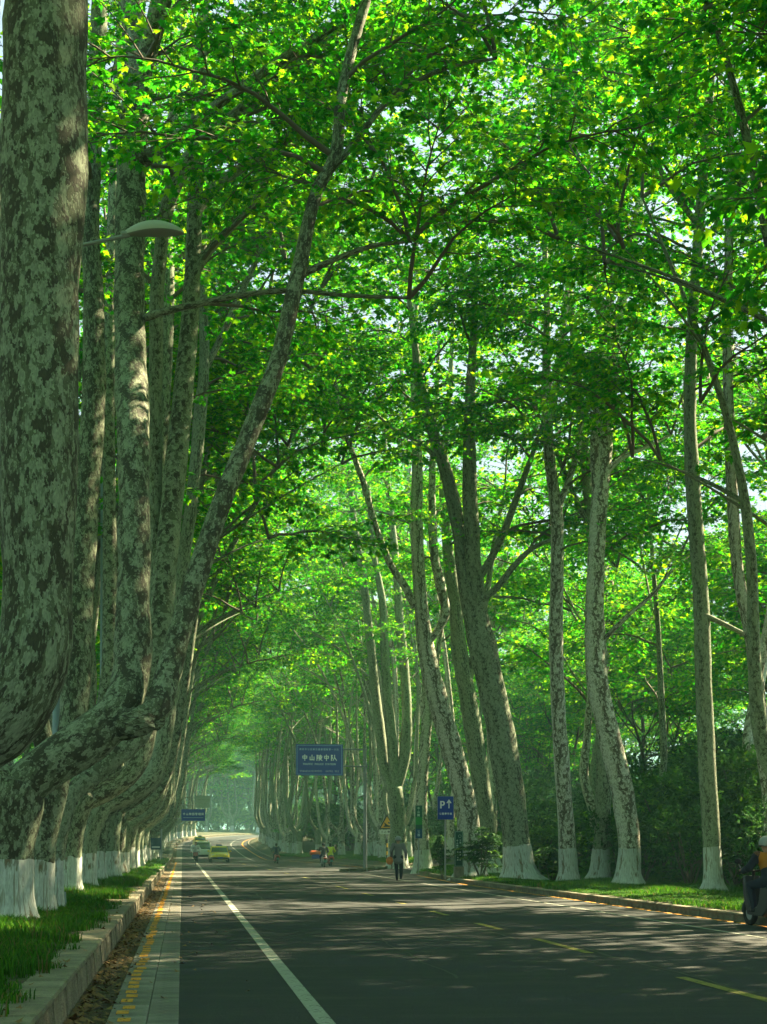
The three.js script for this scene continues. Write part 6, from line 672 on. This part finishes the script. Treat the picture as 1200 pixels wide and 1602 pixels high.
function taxi(label, pos, turn) {
  const o = group('taxi', pos, turn); tag(o, label, 'taxi', 'yellow taxis'); const y = new THREE.MeshPhysicalMaterial({ color: lin(0.92, 0.66, 0.006), roughness: 0.35, clearcoat: 0.8, clearcoatRoughness: 0.15 });
  mesh('body', loft([[-2.28, 0.6, 0.42, 0.78, 3], [-2.22, 0.76, 0.32, 0.92, 4], [-1.9, 0.83, 0.24, 0.98, 5], [-0.9, 0.85, 0.22, 0.96, 6], [0.6, 0.85, 0.22, 0.95, 6], [1.3, 0.84, 0.24, 0.9, 5], [1.95, 0.8, 0.28, 0.8, 4], [2.2, 0.7, 0.34, 0.7, 4], [2.27, 0.55, 0.4, 0.62, 3]], 32), y, o);
  mesh('window_band', loft([[-1.6, 0.68, 0.8, 0.96, 5], [-1.05, 0.68, 0.8, 1.3, 5], [-0.6, 0.67, 0.8, 1.38, 5], [0.2, 0.67, 0.8, 1.38, 5], [0.55, 0.69, 0.8, 1.26, 5], [1.1, 0.72, 0.8, 0.95, 5]], 28), glassM, o);
  mesh('roof', loft([[-1.12, 0.6, 1.29, 1.335, 3], [-0.7, 0.64, 1.35, 1.41, 3], [-0.1, 0.65, 1.355, 1.43, 3], [0.35, 0.62, 1.33, 1.39, 3], [0.5, 0.58, 1.28, 1.32, 3]], 24), y, o);
  for (const s of [-1, 1]) { for (const [a, b] of [[[s * 0.66, 1.34, 0.42], [s * 0.74, 0.9, 1.08]], [[s * 0.66, 1.36, -0.25], [s * 0.76, 0.92, -0.25]], [[s * 0.62, 1.3, -1.05], [s * 0.72, 0.92, -1.55]]]) mesh('pillar', tube([a, a.map((v, i) => (v + b[i]) / 2), b], 0.035, 6, 6), y, o); mesh('headlight', new THREE.SphereGeometry(0.13, 14, 10).scale(1.35, 0.7, 0.5).translate(s * 0.55, 0.63, 2.14), paintM(0.6, 0.62, 0.62, 0.1), o); mesh('mirror', new THREE.SphereGeometry(0.09, 12, 8).scale(1.1, 0.8, 0.6).translate(s * 0.94, 0.98, 0.72), y, o); mesh('fog_lamp', new THREE.SphereGeometry(0.05, 10, 8).translate(s * 0.5, 0.4, 2.2), paintM(0.5, 0.5, 0.5, 0.2), o); mesh('wiper', tube([[s * 0.1, 0.93, 1.12], [s * 0.05 + 0.2, 1.02, 0.98]], 0.008, 5, 4), darkM, o); }
  mesh('grille', new THREE.BoxGeometry(0.72, 0.12, 0.06).translate(0, 0.62, 2.22), darkM, o); mesh('bumper', loft([[2.1, 0.8, 0.3, 0.5, 5], [2.28, 0.72, 0.3, 0.48, 4], [2.33, 0.5, 0.33, 0.46, 3]], 20), darkM, o); mesh('number_plate', box(0.44, 0.14, 0.02, 0, 0.42, 2.35), paintM(0.02, 0.06, 0.3), o);
  mesh('roof_light', new THREE.BoxGeometry(0.5, 0.12, 0.2).translate(0, 1.49, -0.05), paintM(0.02, 0.12, 0.4, 0.3), o); wheels(o, 0.74, [-1.35, 1.35], 0.31); return o;
}
taxi('yellow taxi nearest the camera, coming down the oncoming lane', [3.15, prof(132), -133], 0.02);
taxi('distant yellow taxi behind the white van at the crest', [2.3, prof(203), -203], 0.05);
{
  const o = group('van', [1.95, prof(150), -150], 0.02); tag(o, 'white van half hidden behind the nearer yellow taxi', 'van'); const w = new THREE.MeshPhysicalMaterial({ color: lin(0.6, 0.63, 0.63), roughness: 0.35, clearcoat: 0.7 });
  mesh('body', loft([[-2.0, 0.7, 0.3, 1.1, 4], [-1.95, 0.79, 0.26, 1.15, 5], [1.2, 0.8, 0.24, 1.12, 6], [1.7, 0.78, 0.26, 1.0, 5], [1.9, 0.66, 0.32, 0.85, 4]], 28), w, o); mesh('window_band', loft([[-1.93, 0.68, 1.0, 1.6, 5], [-1.5, 0.7, 1.0, 1.74, 5], [0.5, 0.7, 1.0, 1.74, 5], [1.0, 0.7, 1.0, 1.45, 5], [1.5, 0.72, 1.0, 1.12, 5]], 24), glassM, o); mesh('roof', loft([[-1.9, 0.62, 1.66, 1.74, 3], [-1.5, 0.68, 1.7, 1.82, 3], [0.3, 0.68, 1.7, 1.82, 3], [0.62, 0.62, 1.66, 1.72, 3]], 22), w, o);
  for (const s of [-1, 1]) { mesh('headlight', new THREE.SphereGeometry(0.14, 12, 8).scale(1.1, 0.8, 0.5).translate(s * 0.55, 0.72, 1.78), paintM(0.6, 0.62, 0.62, 0.1), o); mesh('mirror', new THREE.SphereGeometry(0.1, 10, 8).scale(0.8, 1.1, 0.5).translate(s * 0.9, 1.15, 1.1), darkM, o); for (const [a, b] of [[[s * 0.67, 1.7, 0.55], [s * 0.73, 1.06, 1.45]], [[s * 0.7, 1.74, -0.3], [s * 0.74, 1.06, -0.3]]]) mesh('pillar', tube([a, a.map((v, i) => (v + b[i]) / 2), b], 0.04, 6, 6), w, o); }
  mesh('bumper', new THREE.BoxGeometry(1.4, 0.2, 0.12).translate(0, 0.4, 1.88), darkM, o); wheels(o, 0.7, [-1.25, 1.25], 0.29);
}
for (const o of [...scene.children]) if (o.isGroup && !o.userData.label && !o.userData.kind) scene.remove(o);   // kinds that found no place
renderer.render(scene, camera);
